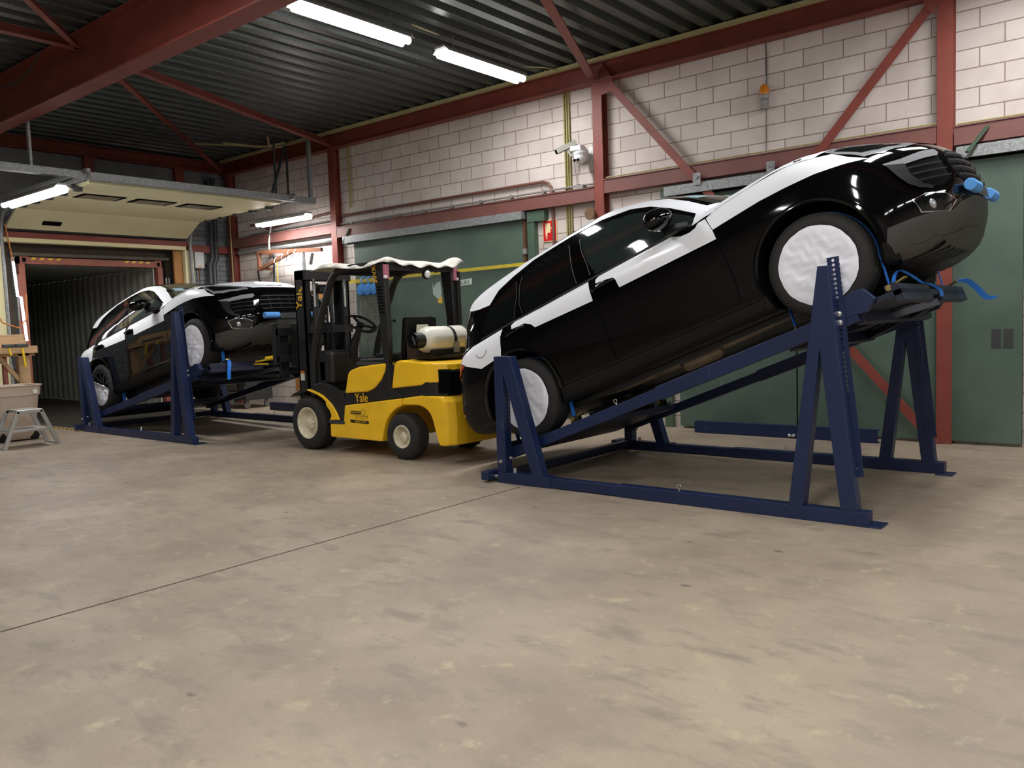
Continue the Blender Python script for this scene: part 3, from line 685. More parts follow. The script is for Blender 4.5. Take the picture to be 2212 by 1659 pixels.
def corrug(y, s):
    b = MB(); vs = []; fs = []; x = -0.16; i = 0; pr = []
    while x > -cl:
        pr += [(x, 0), (x-0.07, 0), (x-0.14, 0.036), (x-0.21, 0.036)]; x -= 0.278
    for px, d in pr: vs += [(px, y+s*d, 0.05), (px, y+s*d, cit)]
    for i in range(len(pr)-1): fs.append((2*i, 2*i+1, 2*i+3, 2*i+2))
    return b.add(vs, fs)
corrug(ci-0.02, 1).build('side_wall', 'cont_in', t, fix=False)
corrug(-ci+0.02, -1).build('side_wall', 'cont_in', t, fix=False)
MB().box(-cl, -0.16, -ci, ci, cit, cit+0.05).build('roof', 'cont_in', t)
MB().box(-cl, -0.0, -ci, ci, 0.0, 0.05).build('container_floor', mat('container_planks', srgb(64, 58, 52), 0.7, noise=0.2, nscale=3), t)
MB().box(-cl-0.05, -cl, -ci, ci, 0, cit).build('end_wall', 'cont_in', t)
MB().box(-0.10, 0.02, -cw-0.03, -cw, 0.1, 2.6).build('open_door', 'cont_red', t)
for y in (-cw-0.05, cw+0.06, cw+0.12):
    MB().cyl((0.0, y, 0.1), (0.0, y, 2.6), 0.02, n=8).build('lock_rod', 'galv_bar', t)
# dock shelter around it
t = thing('dock_shelter', 'dark fabric dock shelter around the container mouth', 'dock shelter', (-15.72, 7.14, 0))
MB().box(-0.30, -0.05, -1.62, 1.66, 2.93, 3.20).build('top_flap', 'shelter', t)
MB().box(-0.30, -0.05, -1.80, -1.40, 0, 2.93).build('side_flap', 'shelter', t)
MB().box(-0.30, -0.05, 1.40, 1.80, 0, 2.93).build('side_flap', 'shelter', t)
MB().cyl((0.03, -1.45, 2.95), (0.03, 1.42, 2.96), 0.035, n=10).build('top_cushion', mat('shelter_roll', srgb(92, 84, 72), 0.8, noise=0.2), t)
o2 = MB().box(-15.60, -15.55, 8.60, 8.775, 0.0, 3.12).build('timber_post', 'plywood'); tag(o2, 'brown timber board at the right jamb of the dock', 'board')
o2 = MB().box(-15.70, -14.2, 5.86, 8.60, -0.02, 0.002).build('dock_plate', 'dock_floor'); tag(o2, 'dark steel dock plate leading into the container', 'dock plate')
o2 = MB().prism([(-15.5, 5.70), (-13.4, 5.74), (-13.4, 5.80), (-15.5, 5.76)], 0.0, 0.004, 'xy').build('floor_tape', 'hazard'); tag(o2, 'yellow and black warning tape on floor at the dock edge', 'tape')
conduit('downpipe', 'two black drain pipes with offsets left of the corner column', [[(-15.45, 9.38+i*0.09, 4.6), (-15.45, 9.38+i*0.09, 3.0), (-15.42, 9.30+i*0.09, 2.85), (-15.42, 9.30+i*0.09, 0.1)] for i in (0, 1)], 0.045, 'dark_grey')
t = thing('switch_box', 'pale switch box on the grey wall right of the dock door', 'switch box', (-15.56, 9.10, 2.95))
MB().box(0, 0.10, -0.10, 0.10, -0.16, 0.16).build('box_body', 'light_grey', t, bevel=0.01)
MB().box(0.1, 0.108, -0.04, 0.04, -0.14, -0.12).build('sticker', 'yellow_plain', t)
MB().tube([(0.05, 0, -0.16), (0.05, 0.01, -1.2)], 0.012, 6).build('cord', 'brown_pipe', t)
o2 = MB().box(-15.58, -15.50, 8.92, 9.0, 2.68, 3.08).build('cable_box', 'dark_grey'); tag(o2, 'slim dark cable box left of the pale switch box', 'box')
conduit('conduit', 'yellow conduit on the corner column', [[(-15.28, 9.72, 4.1), (-15.28, 9.72, 0.3)]], 0.014, 'yellow_pipe', 'conduit')
o2 = MB().tube([(-15.3, 5.60, 2.78), (-15.3, 5.63, 2.2), (-15.3, 5.68, 2.19), (-15.3, 5.72, 1.45)], 0.022, 8).build('bright_streak', 'strip'); tag(o2, 'bright white streak below the orange cord at the dock left side', 'light strip')  # glowing tube stands in for a bright white streak at the opening's edge
conduit('hanging_cord', 'thin orange cord hanging at the left of the dock opening', [[(-15.25, 5.50, 3.4), (-15.27, 5.56, 3.0), (-15.3, 5.60, 2.78)], [(-14.6, 5.0, 2.0), (-14.6, 5.12, 1.75), (-14.6, 5.35, 1.66), (-14.6, 5.48, 1.8), (-14.6, 5.50, 2.2)]], 0.012, 'orange', 'cord')

# ------------------------------------------------------------------ tilted car racks
YR = 6.89
def perforated(b, p0, p1, w, zs, y0, y1, r=0.0105):
    """steel strip from p0 to p1 (x,z) with round holes at the given fractions of its length"""
    p0 = Vector((p0[0], p0[1])); p1 = Vector((p1[0], p1[1])); d = (p1-p0); L = d.length; d.normalize(); n = Vector((-d.y, d.x))
    def P(a, c): q = p0+d*a+n*c; return q
    def slab(a0, a1):
        b.prism([tuple(P(a0, -w/2)), tuple(P(a1, -w/2)), tuple(P(a1, w/2)), tuple(P(a0, w/2))], y0, y1)
    cell = 0.031; last = 0.0
    for f in zs:
        c = f*L
        if c-cell/2 > last+1e-4: slab(last, c-cell/2)
        last = c+cell/2
        k = 16; ring = [(c+r*math.cos(2*PI*i/k), r*math.sin(2*PI*i/k)) for i in range(k)]
        sq = []
        for i in range(k):
            ca, sa = math.cos(2*PI*i/k), math.sin(2*PI*i/k); m = max(abs(ca)/(cell/2), abs(sa)/(w/2)); sq.append((c+ca/m, sa/m))
        vs = []
        for y in (y0, y1):
            for q in ring: p = P(*q); vs.append((p.x, y, p.y))
            for q in sq: p = P(*q); vs.append((p.x, y, p.y))
        fs = []
        for i in range(k):
            j = (i+1) % k
            fs += [(i, j, k+j, k+i), (2*k+i, 3*k+i, 3*k+j, 2*k+j), (i, 2*k+i, 2*k+j, j), (k+i, k+j, 3*k+j, 3*k+i)]
        b.add(vs, fs)
    if L > last: slab(last, L)
    return b
def bolt(b, p, ax, r=0.014, h=0.02):
    p = Vector(p); ax = Vector(ax).normalized()
    return b.lathe([(0, r*1.25), (0.004, r*1.25), (0.004, r), (h, r), (h+0.002, r*0.6)], p, ax, 12)
def ring_pin(name, p, parent):
    b = MB(); p = Vector(p)
    b.cyl(p, p+Vector((0, 0, 0.02)), 0.006, n=8); b.torus(p+Vector((0, 0, 0.036)), (0, 1, 0), 0.016, 0.004, 18, 6)
    return b.build(name, 'zinc', parent)

def make_rack(label, xr, ox, oz, tilt, boltz):
    t = thing('car_rack', label, 'car rack', (xr, YR, 0), (0, 0, 0), 'tilted car racks')
    for s in (-1, 1):
        yo, yi = s*1.16, s*1.06
        MB().box(0.0, 0.60, yo, yi, 0, 0.10).box(1.28, 3.26, yo, yi, 0, 0.10).box(0.60, 1.28, s*1.152, s*1.068, 0.006, 0.092).box(3.20, 3.34, s*1.16, s*0.98, 0, 0.010).build('skid', 'navy', t, bevel=0.006)
        MB().box(0.0, 0.10, yo, yi, 0.10, 1.16).build('rear_post', 'navy', t, bevel=0.006)
        b = MB()
        for i in range(24): b.cyl((0.101, s*1.11, 0.22+i*0.036), (0.103, s*1.11, 0.22+i*0.036), 0.009, n=10)
        b.build('hole_row', 'dark', t)
        MB().prism([(0.10, 1.16), (0.19, 1.16), (0.515, 0.098), (0.40, 0.098), (0.10, 1.00)], yo*0.999, yi*1.001).build('rear_leg', 'navy', t, bevel=0.005)
        MB().prism([(2.714, 0.099), (2.82, 0.099), (2.94, 1.20), (3.075, 0.099), (3.188, 0.099), (3.0, 1.77), (2.93, 1.77)], yo, yi).build('front_leg', 'navy', t, bevel=0.005)
        L = 1.51
        zs = [(0.022+i*0.0318)/L for i in range(29)]+[(1.37+i*0.04)/L for i in range(3)]
        perforated(MB(), (3.000, 1.83), (3.160, 0.32), 0.085, zs, s*1.05, s*1.06).build('hole_plate', 'navy', t)
        bl = []
        for z in boltz: bl += [((3.0+(1.83-z)*0.106, s*1.06, z), (0, s, 0), 0.017, 0.016), ((3.0+(1.83-z)*0.106, s*1.05, z), (0, -s, 0), 0.017, 0.016)]
        bl += [((0.05, s*1.16, 0.20), (0, s, 0), 0.014, 0.02), ((0.12, s*1.11, 0.23), (1, 0, 0), 0.014, 0.02), ((0.17, s*1.11, 0.10), (0, 0, 1), 0.018, 0.04)]
        for q in bl: bolt(MB(), *q).build('bolt', 'zinc', t)
        ring_pin('ring_pin', (1.83, s*1.12, 0.098), t)
        MB().box(-0.15, -0.06, s*1.22, s*1.02, 0.02, 0.10).box(-0.06, 0.0, s*1.10, s*1.06, 0.03, 0.09).build('hitch_block', 'navy', t, bevel=0.006)
        MB().cyl((-0.07, s*1.13, 0.05), (0.0, s*1.13, 0.05), 0.016, n=10).build('hitch_pin', 'zinc', t)
    MB().box(-0.02, 0.06, -1.06, 1.06, 0.02, 0.10).build('rear_crossbeam', 'navy_dark', t, bevel=0.005)
    # tilting deck
    dk = bpy.data.objects.new('tilting_deck', None); COL.objects.link(dk); dk.parent = t; dk.empty_display_size = 0.1
    dk.location = (ox-xr, 0, oz); dk.rotation_euler = (0, -tilt, 0)
    for s in (-1, 1):
        MB().box(-0.26, 1.402, s*1.036, s*0.972, -0.105, -0.012).box(1.40, 3.05, s*1.044, s*0.965, -0.112, 0.0).build('side_rail', 'navy', dk, bevel=0.005)
        ring_pin('ring_pin', (0.98, s*1.0, -0.014), dk)
        MB().prism([(2.90, -0.06), (2.94, 0.055), (3.08, 0.09), (3.15, 0.08), (3.20, -0.01), (3.12, -0.075)], s*1.050, s*0.993).build('deck_cheek', 'navy', dk, bevel=0.004)
    MB().box(-0.38, 0.42, -0.96, 0.96, -0.06, -0.006).box(-0.38, -0.30, -0.96, 0.96, -0.006, 0.06).build('rear_platform', 'navy_dark', dk, bevel=0.004)
    MB().box(2.45, 3.36, -0.99, 0.99, -0.045, -0.004).box(3.30, 3.36, -0.99, -0.2, -0.09, 0.03).box(3.30, 3.36, 0.1, 0.99, -0.09, 0.03).box(2.50, 2.56, -0.96, 0.96, -0.13, -0.04).box(3.0, 3.06, -0.96, 0.96, -0.13, -0.04).build('front_platform', 'navy_dark', dk, bevel=0.004)
    MB().bar((2.5, -0.9, -0.09), (3.3, 0.1, -0.09), 0.07, 0.05).bar((2.5, 0.9, -0.09), (3.3, 0.1, -0.09), 0.07, 0.05).build('deck_brace', 'navy_dark', dk)
    return t, dk
TH1 = 0.36643; O1 = (-4.6176, 6.93, 0.4023)
TH2 = math.radians(12.6); O2 = (-13.21, 6.94, 0.305)
rack1, deck1 = make_rack('blue steel rack tilting the car nearest the camera', -4.90, O1[0], O1[2], TH1, (1.44, 1.38))
rack2, deck2 = make_rack('blue steel rack tilting the car beside the dock door', -13.46, O2[0], O2[2], TH2, (0.914, 0.975))
# spare beams on the floor
for x0, x1, y, lab in ((-4.82, -2.62, 9.55, 'spare navy beam lying on floor in front of the right green door'), (-13.3, -11.2, 9.12, 'spare navy beam lying on floor behind the forklift')):
    t = thing('spare_beam', lab, 'steel beam', (x0, y, 0)); L = x1-x0
    MB().box(0, L, -0.05, -0.04, 0, 0.145).box(0, L, -0.05, 0.06, 0.0, 0.01).box(0, L, -0.05, 0.06, 0.135, 0.145).box(0, 0.01, -0.05, 0.06, 0, 0.145).box(0.72, 0.735, -0.052, 0.0, 0, 0.145).box(1.25, 1.265, -0.052, 0.0, 0, 0.145).build('channel', 'navy', t, bevel=0.004)
    MB().sphere((1.22, -0.06, 0.035), 0.02, n=10, m=6).sphere((1.27, -0.06, 0.035), 0.02, n=10, m=6).cyl((1.22, -0.06, 0.03), (1.27, -0.06, 0.03), 0.01, n=8).build('wing_nut', 'zinc', t)

# ------------------------------------------------------------------ the cars (local x forward from the rear axle, -y is the side facing the camera, z up from the tyre contact)
def spline(xs, ys):
    xs = np.array(xs, float); ys = np.array(ys, float); n = len(xs); h = np.diff(xs); d = np.diff(ys)/h
    m = np.zeros(n); m[0] = d[0]; m[-1] = d[-1]
    for i in range(1, n-1):                      # monotone slopes: no overshoot
        if d[i-1]*d[i] > 0: w1 = 2*h[i]+h[i-1]; w2 = h[i]+2*h[i-1]; m[i] = (w1+w2)/(w1/d[i-1]+w2/d[i])
    def f(x):
        x = np.clip(np.asarray(x, float), xs[0], xs[-1]); i = np.clip(np.searchsorted(xs, x)-1, 0, n-2)
        t = (x-xs[i])/h[i]
        return ys[i]*(1+2*t)*(1-t)**2+h[i]*m[i]*t*(1-t)**2+ys[i+1]*t*t*(3-2*t)+h[i]*m[i+1]*t*t*(t-1)
    return f
NR, NM, NF = 14, 46, 20
def half_ring(Wd, uf, ur, af, ar, nf, nr, zpts, wpts=None):
    """plan outline of one level from rear centre to front centre: rows of (u, lateral, z)"""
    u0f, u0r = uf-af, ur+ar; out = []
    for i in range(NR):
        a = PI/2*i/NR; out.append((u0r-ar*math.cos(a)**(2/nr), Wd*math.sin(a)**(2/nr)))
    for i in range(NM): out.append((u0r+(u0f-u0r)*i/NM, Wd))
    for i in range(NF+1):
        a = PI/2*i/NF; out.append((u0f+af*math.sin(a)**(2/nf), Wd*max(math.cos(a), 0)**(2/nf)))
    o = np.array(out); zf = spline(*zip(*zpts)); z = zf(o[:, 0])
    if wpts is not None: o[:, 1] *= spline(*zip(*wpts))(o[:, 0])
    return np.c_[o, z]
def loft(levels, sub):
    """rings -> smooth closed body (right and left halves joined)"""
    R = np.array(levels); K, n, _ = R.shape; rows = []
    for k in range(K-1):
        p0, p1, p2, p3 = R[max(k-1, 0)], R[k], R[k+1], R[min(k+2, K-1)]
        for j in range(sub):
            t = j/sub
            m1 = (p2-p0)*0.5; m2 = (p3-p1)*0.5
            if k == 0: m1 = p2-p1
            if k == K-2: m2 = p2-p1
            rows.append(p1*(1+2*t)*(1-t)**2+m1*t*(1-t)**2+p2*t*t*(3-2*t)+m2*t*t*(t-1))
    rows.append(R[-1]); G = np.array(rows)
    vs = []; 
    for r in G:
        right = [(u, -w, z) for u, w, z in r]; left = [(u, w, z) for u, w, z in r[1:-1][::-1]]
        right[0] = (r[0][0], 0, r[0][2]); right[-1] = (r[-1][0], 0, r[-1][2])
        vs += right+left
    c = 2*n-2; fs = []
    for k in range(len(G)-1):
        for i in range(c): fs.append((k*c+i, k*c+(i+1) % c, (k+1)*c+(i+1) % c, (k+1)*c+i))
    fs.append(tuple(range(c-1, -1, -1))); fs.append(tuple((len(G)-1)*c+i for i in range(c)))
    return vs, fs
HW = [(-1.1, 0.95), (-0.5, 0.985), (0, 1.0), (0.55, 0.992), (1.4, 0.985), (2.3, 0.992), (2.9, 1.0), (3.3, 0.99), (3.9, 0.96)]
def body_levels():
    H = half_ring; L = []
    L.append(H(0.30, 3.30, -0.5, 0.5, 0.5, 2.6, 2.6, [(-1.1, 0.24), (0, 0.20), (3, 0.20), (3.9, 0.20)]))
    L.append(H(0.80, 3.50, -0.84, 0.6, 0.5, 2.6, 2.6, [(-1.1, 0.26), (0, 0.205), (3, 0.20), (3.9, 0.20)]))
    L.append(H(0.905, 3.68, -0.96, 0.72, 0.4, 2.6, 2.8, [(-1.1, 0.30), (-0.4, 0.24), (0.5, 0.20), (3, 0.205), (3.9, 0.235)], HW))
    L.append(H(0.947, 3.79, -1.02, 0.76, 0.4, 2.5, 2.8, [(-1.1, 0.38), (-0.4, 0.33), (0.5, 0.29), (3, 0.30), (3.9, 0.34)], HW))
    L.append(H(0.958, 3.86, -1.05, 0.78, 0.42, 2.5, 2.8, [(-1.1, 0.50), (0.5, 0.44), (3, 0.45), (3.9, 0.47)], HW))
    L.append(H(0.965, 3.885, -1.035, 0.80, 0.42, 2.5, 2.7, [(-1.1, 0.63), (0.5, 0.60), (3, 0.60), (3.9, 0.60)], HW))
    L.append(H(0.968, 3.875, -0.98, 0.82, 0.42, 2.4, 2.7, [(-1.1, 0.76), (0.5, 0.75), (3, 0.75), (3.9, 0.73)], HW))
    L.append(H(0.962, 3.85, -0.94, 0.84, 0.44, 2.35, 2.7, [(-1.1, 0.90), (0.5, 0.885), (2.2, 0.89), (2.9, 0.90), (3.4, 0.88), (3.9, 0.84)], HW))
    L.append(H(0.946, 3.79, -0.90, 0.85, 0.45, 2.3, 2.6, [(-1.1, 1.0), (0.5, 0.99), (2.0, 0.99), (2.6, 1.02), (2.9, 1.03), (3.3, 1.0), (3.9, 0.915)], HW))
    L.append(H(0.916, 3.72, -0.88, 0.86, 0.45, 2.3, 2.6, [(-1.1, 1.06), (0.5, 1.065), (1.9, 1.06), (2.4, 1.10), (2.9, 1.115), (3.25, 1.08), (3.5, 1.02), (3.9, 0.955)], HW))
    L.append(H(0.872, 3.67, -0.86, 0.87, 0.45, 2.3, 2.6, [(-1.1, 1.09), (0.5, 1.095), (1.9, 1.09), (2.2, 1.13), (2.5, 1.16), (2.9, 1.168), (3.25, 1.12), (3.5, 1.05), (3.7, 0.985)], HW))
    L.append(H(0.74, 3.63, -0.84, 0.86, 0.45, 2.4, 2.6, [(-1.1, 1.10), (0.5, 1.105), (1.9, 1.11), (2.3, 1.165), (2.9, 1.165), (3.3, 1.10), (3.5, 1.045), (3.7, 0.99)]))
    L.append(H(0.45, 3.62, -0.84, 0.85, 0.45, 2.6, 2.6, [(-1.1, 1.11), (1.9, 1.12), (2.2, 1.21), (2.6, 1.235), (2.9, 1.225), (3.3, 1.155), (3.5, 1.08), (3.7, 1.0)]))
    L.append(H(0.01, 3.62, -0.84, 0.85, 0.45, 2.6, 2.6, [(-1.1, 1.11), (1.9, 1.12), (2.2, 1.22), (2.6, 1.26), (2.9, 1.25), (3.3, 1.175), (3.5, 1.09), (3.7, 1.0)]))
    return L
GW = [(-0.95, 0.86), (-0.4, 0.945), (0.3, 0.985), (0.9, 1.0), (1.6, 1.0), (2.5, 0.985)]
def cabin_levels():
    H = half_ring; L = []
    L.append(H(0.905, 2.60, -0.90, 0.42, 0.4, 2.2, 2.8, [(-1, 1.05), (2.7, 1.05)], GW))
    L.append(H(0.880, 2.52, -0.87, 0.42, 0.4, 2.2, 2.8, [(-1, 1.13), (2.7, 1.13)], GW))
    L.append(H(0.838, 2.36, -0.83, 0.42, 0.4, 2.2, 2.8, [(-1, 1.26), (2.7, 1.26)], GW))
    L.append(H(0.775, 2.15, -0.78, 0.42, 0.4, 2.2, 2.9, [(-1, 1.40), (2.7, 1.41)], GW))
    L.append(H(0.712, 1.91, -0.74, 0.42, 0.42, 2.2, 3.0, [(-1, 1.49), (0.2, 1.53), (2.7, 1.53)], GW))
    L.append(H(0.655, 1.66, -0.72, 0.42, 0.44, 2.3, 3.0, [(-1, 1.535), (0.0, 1.60), (0.8, 1.62), (2.7, 1.61)], GW))
    L.append(H(0.59, 1.52, -0.68, 0.42, 0.44, 2.4, 3.0, [(-1, 1.56), (0.0, 1.635), (0.8, 1.66), (2.7, 1.645)], GW))
    L.append(H(0.36, 1.42, -0.62, 0.42, 0.44, 2.6, 3.0, [(-1, 1.58), (0.0, 1.665), (0.7, 1.69), (2.7, 1.67)]))
    L.append(H(0.01, 1.40, -0.60, 0.42, 0.44, 2.6, 3.0, [(-1, 1.58), (0.0, 1.67), (0.7, 1.70), (2.7, 1.675)]))
    return L
WB, RT = 2.895, 0.375
def smooth_mesh(name, vs, fs, m, parent, sharp=38):
    me = bpy.data.meshes.new(name); me.from_pydata(vs, [], fs); me.polygons.foreach_set('use_smooth', [True]*len(fs))
    b = bmesh.new(); b.from_mesh(me); bmesh.ops.remove_doubles(b, verts=b.verts, dist=1e-5); bmesh.ops.recalc_face_normals(b, faces=b.faces); b.to_mesh(me); b.free()
    me.set_sharp_from_angle(angle=math.radians(sharp))
    o = bpy.data.objects.new(name, me); COL.objects.link(o); me.materials.append(M[m] if isinstance(m, str) else m); o.parent = parent
    return o
class Skin:
    """ray target made of body and cabin, with smooth normals"""
    def __init__(s, meshes):
        s.V = []; s.NV = []; s.T = []
        for me in meshes:
            o = len(s.V); s.V += [v.co.copy() for v in me.vertices]; s.NV += [v.normal.copy() for v in me.vertices]
            for p in me.polygons:
                s.T.append(tuple(i+o for i in p.vertices))
        s.bvh = BVHTree.FromPolygons(s.V, s.T)
    def hit(s, org, d):
        loc, nor, idx, dist = s.bvh.ray_cast(Vector(org), Vector(d))
        if loc is None: return None
        ids = s.T[idx]; w = poly_3d_calc([s.V[i] for i in ids], loc); n = Vector((0, 0, 0))
        for k, i in enumerate(ids): n += s.NV[i]*w[k]
        n.normalize()
        if n.dot(Vector(d)) > 0: n = -n
        return loc, n
def curve_pts(pts, n=6, closed=True):
    """Catmull-Rom through the points"""
    P = [Vector((p[0], p[1], 0)) for p in pts]; m = len(P); out = []
    for i in range(m if closed else m-1):
        g = (lambda k: P[k % m]) if closed else (lambda k: P[min(max(k, 0), m-1)])
        a, b, c, d = g(i-1), g(i), g(i+1), g(i+2)
        for j in range(n):
            t = j/n; q = 0.5*((2*b)+(c-a)*t+(2*a-5*b+4*c-d)*t*t+(3*b-a-3*c+d)*t**3); out.append((q.x, q.y))
    if not closed: out.append((P[-1].x, P[-1].y))
    return out
def resample(poly, step, closed=True):
    out = []; m = len(poly)
    for i in range(m if closed else m-1):
        a = Vector(poly[i]); b = Vector(poly[(i+1) % m]); k = max(1, int((b-a).length/step))
        out += [tuple(a.lerp(b, j/k)) for j in range(k)]
    if not closed: out.append(tuple(poly[-1]))
    return out
def patch(skin, name, poly, axis, m, parent, off=0.003, step=0.045, s=-1, thick=0.0):
    """a panel cut to a 2D outline and laid on the car's skin.  axis: 'side' (u,z) 'front' (y,z) 'top' (u,y) 'rear' (y,z)"""
    poly = resample([tuple(p[:2]) for p in poly], step)
    n = len(poly); P = [Vector(p) for p in poly]
    xs = [p.x for p in P]; ys = [p.y for p in P]
    def inside(q):
        c = False; j = n-1
        for i in range(n):
            if (P[i].y > q[1]) != (P[j].y > q[1]) and q[0] < (P[j].x-P[i].x)*(q[1]-P[i].y)/(P[j].y-P[i].y)+P[i].x: c = not c
            j = i
        return c
    pts = list(P); y = min(ys)+step/2
    while y < max(ys):
        x = min(xs)+step/2
        while x < max(xs):
            q = Vector((x, y))
            if inside(q) and min((q-p).length for p in P) > step*0.45: pts.append(q)
            x += step
        y += step
    v2, _, fc, _, _, _ = delaunay_2d_cdt(pts, [], [list(range(n))], 1, 1e-5)
    vs = []; nr = []; ok = []
    for q in v2:
        if axis == 'side': h = skin.hit((q.x, s*3, q.y), (0, -s, 0))
        elif axis == 'front': h = skin.hit((7, q.x, q.y), (-1, 0, 0))
        elif axis == 'rear': h = skin.hit((-5, q.x, q.y), (1, 0, 0))
        elif axis == 'bottom': h = skin.hit((q.x, q.y, -2), (0, 0, 1))
        else: h = skin.hit((q.x, q.y, 4), (0, 0, -1))
        ok.append(h is not None)
        if h is None: h = (Vector((0, 0, 0)), Vector((0, 0, 1)))
        vs.append(h[0]+h[1]*off); nr.append(h[1])
    fs = [f for f in fc if all(ok[i] for i in f)]
    me = bpy.data.meshes.new(name); me.from_pydata([tuple(v) for v in vs], [], [tuple(f) for f in fs])
    me.polygons.foreach_set('use_smooth', [True]*len(fs))
    flip = [p.index for p in me.polygons if p.normal.dot(nr[p.vertices[0]]) < 0]
    for i in flip: me.polygons[i].flip()
    me.update()
    me.normals_split_custom_set_from_vertices([tuple(v) for v in nr])
    o = bpy.data.objects.new(name, me); COL.objects.link(o); me.materials.append(M[m] if isinstance(m, str) else m); o.parent = parent
    return o
def stripe(skin, name, line, w, axis, m, parent, off=0.0035, s=-1, step=0.03):
    """thin ribbon laid along a line on the skin"""
    P = [Vector(p) for p in resample(line, step, False)]; a = []; b = []
    for i, p in enumerate(P):
        t = (P[min(i+1, len(P)-1)]-P[max(i-1, 0)]).normalized(); nn = Vector((-t.y, t.x))*w/2; a.append(tuple(p+nn)); b.append(tuple(p-nn))
    return patch(skin, name, a+b[::-1], axis, m, parent, off, step, s)

def wheel_parts(parent, u, s, cover=True):
    """wheel as one part; rim and cloth cover are its sub-parts"""
    yo = s*0.955; w = 0.255; yi = yo-s*w
    c = Vector((u, 0, RT)); b = MB()
    R = RT; ri = 0.255
    prof = [(0.03, ri), (0.008, ri+0.012), (0.0, ri+0.03), (-0.001, 0.31), (0.006, 0.335), (0.02, 0.358), (0.04, R-0.004), (0.06, R), (w/2, R+0.001), (w-0.06, R), (w-0.04, R-0.004), (w-0.02, 0.358), (w-0.006, 0.335), (w, 0.31), (w, ri+0.03), (w-0.008, ri+0.012), (w-0.03, ri)]
    b.lathe([(h, r) for h, r in prof], (u, yo, RT), (0, -s, 0), 64, cap=False)
    for k in range(72):                         # shoulder sipes
        a = 2*PI*k/72; ca, sa = math.cos(a), math.sin(a)
        for h0, h1 in ((0.035, 0.075), (w-0.075, w-0.035)):
            p = Vector((u+ca*(R-0.0078), 0, RT+sa*(R-0.0078)))
            b.bar((p.x, yo-s*h0, p.z), (p.x, yo-s*h1, p.z), 0.022, 0.010, (ca, 0, sa))
    o = b.build('wheel', 'rubber', parent)
    rb = MB()
    rb.lathe([(0.012, ri+0.008), (0.012, ri-0.012), (0.05, ri-0.02), (0.20, ri-0.03), (0.24, ri-0.005)], (u, yo, RT), (0, -s, 0), 48, cap=False)
    rb.lathe([(0.03, 0.0), (0.03, 0.055), (0.06, 0.07), (0.09, 0.07), (0.09, 0.0)], (u, yo, RT), (0, -s, 0), 24, cap=False)
    for k in range(10):
        a = 2*PI*k/10+0.15
        rb.bar((u+0.05*math.cos(a), yo-s*0.05, RT+0.05*math.sin(a)), (u+0.245*math.cos(a+0.08), yo-s*0.03, RT+0.245*math.sin(a+0.08)), 0.03, 0.03, (0, 1, 0))
    rb.build('rim', mat('dark_alloy', srgb(70, 72, 76), 0.3, 0.9) if 'alloy' not in M else M['alloy'], o)
    MB().lathe([(0.10, 0.0), (0.10, 0.16), (0.115, 0.165), (0.115, 0.0)], (u, yo, RT), (0, -s, 0), 32, cap=False).build('brake_disc', 'alu', o)
    if cover: cloth_cover(o, u, yo, s, None)
    return o
def cloth_cover(parent, u, yo, s, drop):
    """thin white disc of cloth with folds, stuck to the wheel face; drop = the flap that has come loose"""
    rnd = random.Random(int(u*10)+3); n, m = 96, 14; vs = []; fs = []
    ph = [rnd.uniform(0, 6) for _ in range(8)]
    for i in range(m+1):
        r = 0.283*i/m
        for k in range(n):
            a = 2*PI*k/n
            x, z = r*math.cos(a), r*math.sin(a)
            d = 0.0035*math.sin(x*21+ph[0]+2.2*math.sin(z*17+ph[1]))+0.003*math.sin(z*33+ph[2]+2.5*math.sin(x*23+ph[3]))+0.0025*math.sin((x+z)*61+ph[4]+2*math.sin((x-z)*37))
            d = 0.008+d*min(1, (0.29-r)/0.05)
            d = d if r < 0.25 else d*max(0.0, (0.283-r)/0.033)+0.002
            rr = r+(0.0015*math.sin(a*9+ph[4])+0.001*math.sin(a*23+ph[5]) if i == m else 0)
            x, z = rr*math.cos(a), rr*math.sin(a)
            vs.append((u+x, yo+s*(0.004+max(d, 0.0)), RT+z))
    for i in range(m):
        for k in range(n): fs.append((i*n+k, i*n+(k+1) % n, (i+1)*n+(k+1) % n, (i+1)*n+k))
    if drop:
        # the upper part has peeled: keep only the lower part of the disc and fold it over a straight top edge
        keep = []
        lim = lambda v: (v[2]-RT)+0.45*(v[0]-u)
        for j, v in enumerate(vs):
            q = lim(v)-0.07
            if q > 0: vs[j] = (v[0]-0.41*q*2*0.5, v[1]+s*(0.012+0.1*min(q, 0.05)), v[2]-q*0.83*2*0.5+0.0)
    b = MB().add(vs, fs, True)
    return b.build('wheel_cover', 'cloth', parent, fix=False)

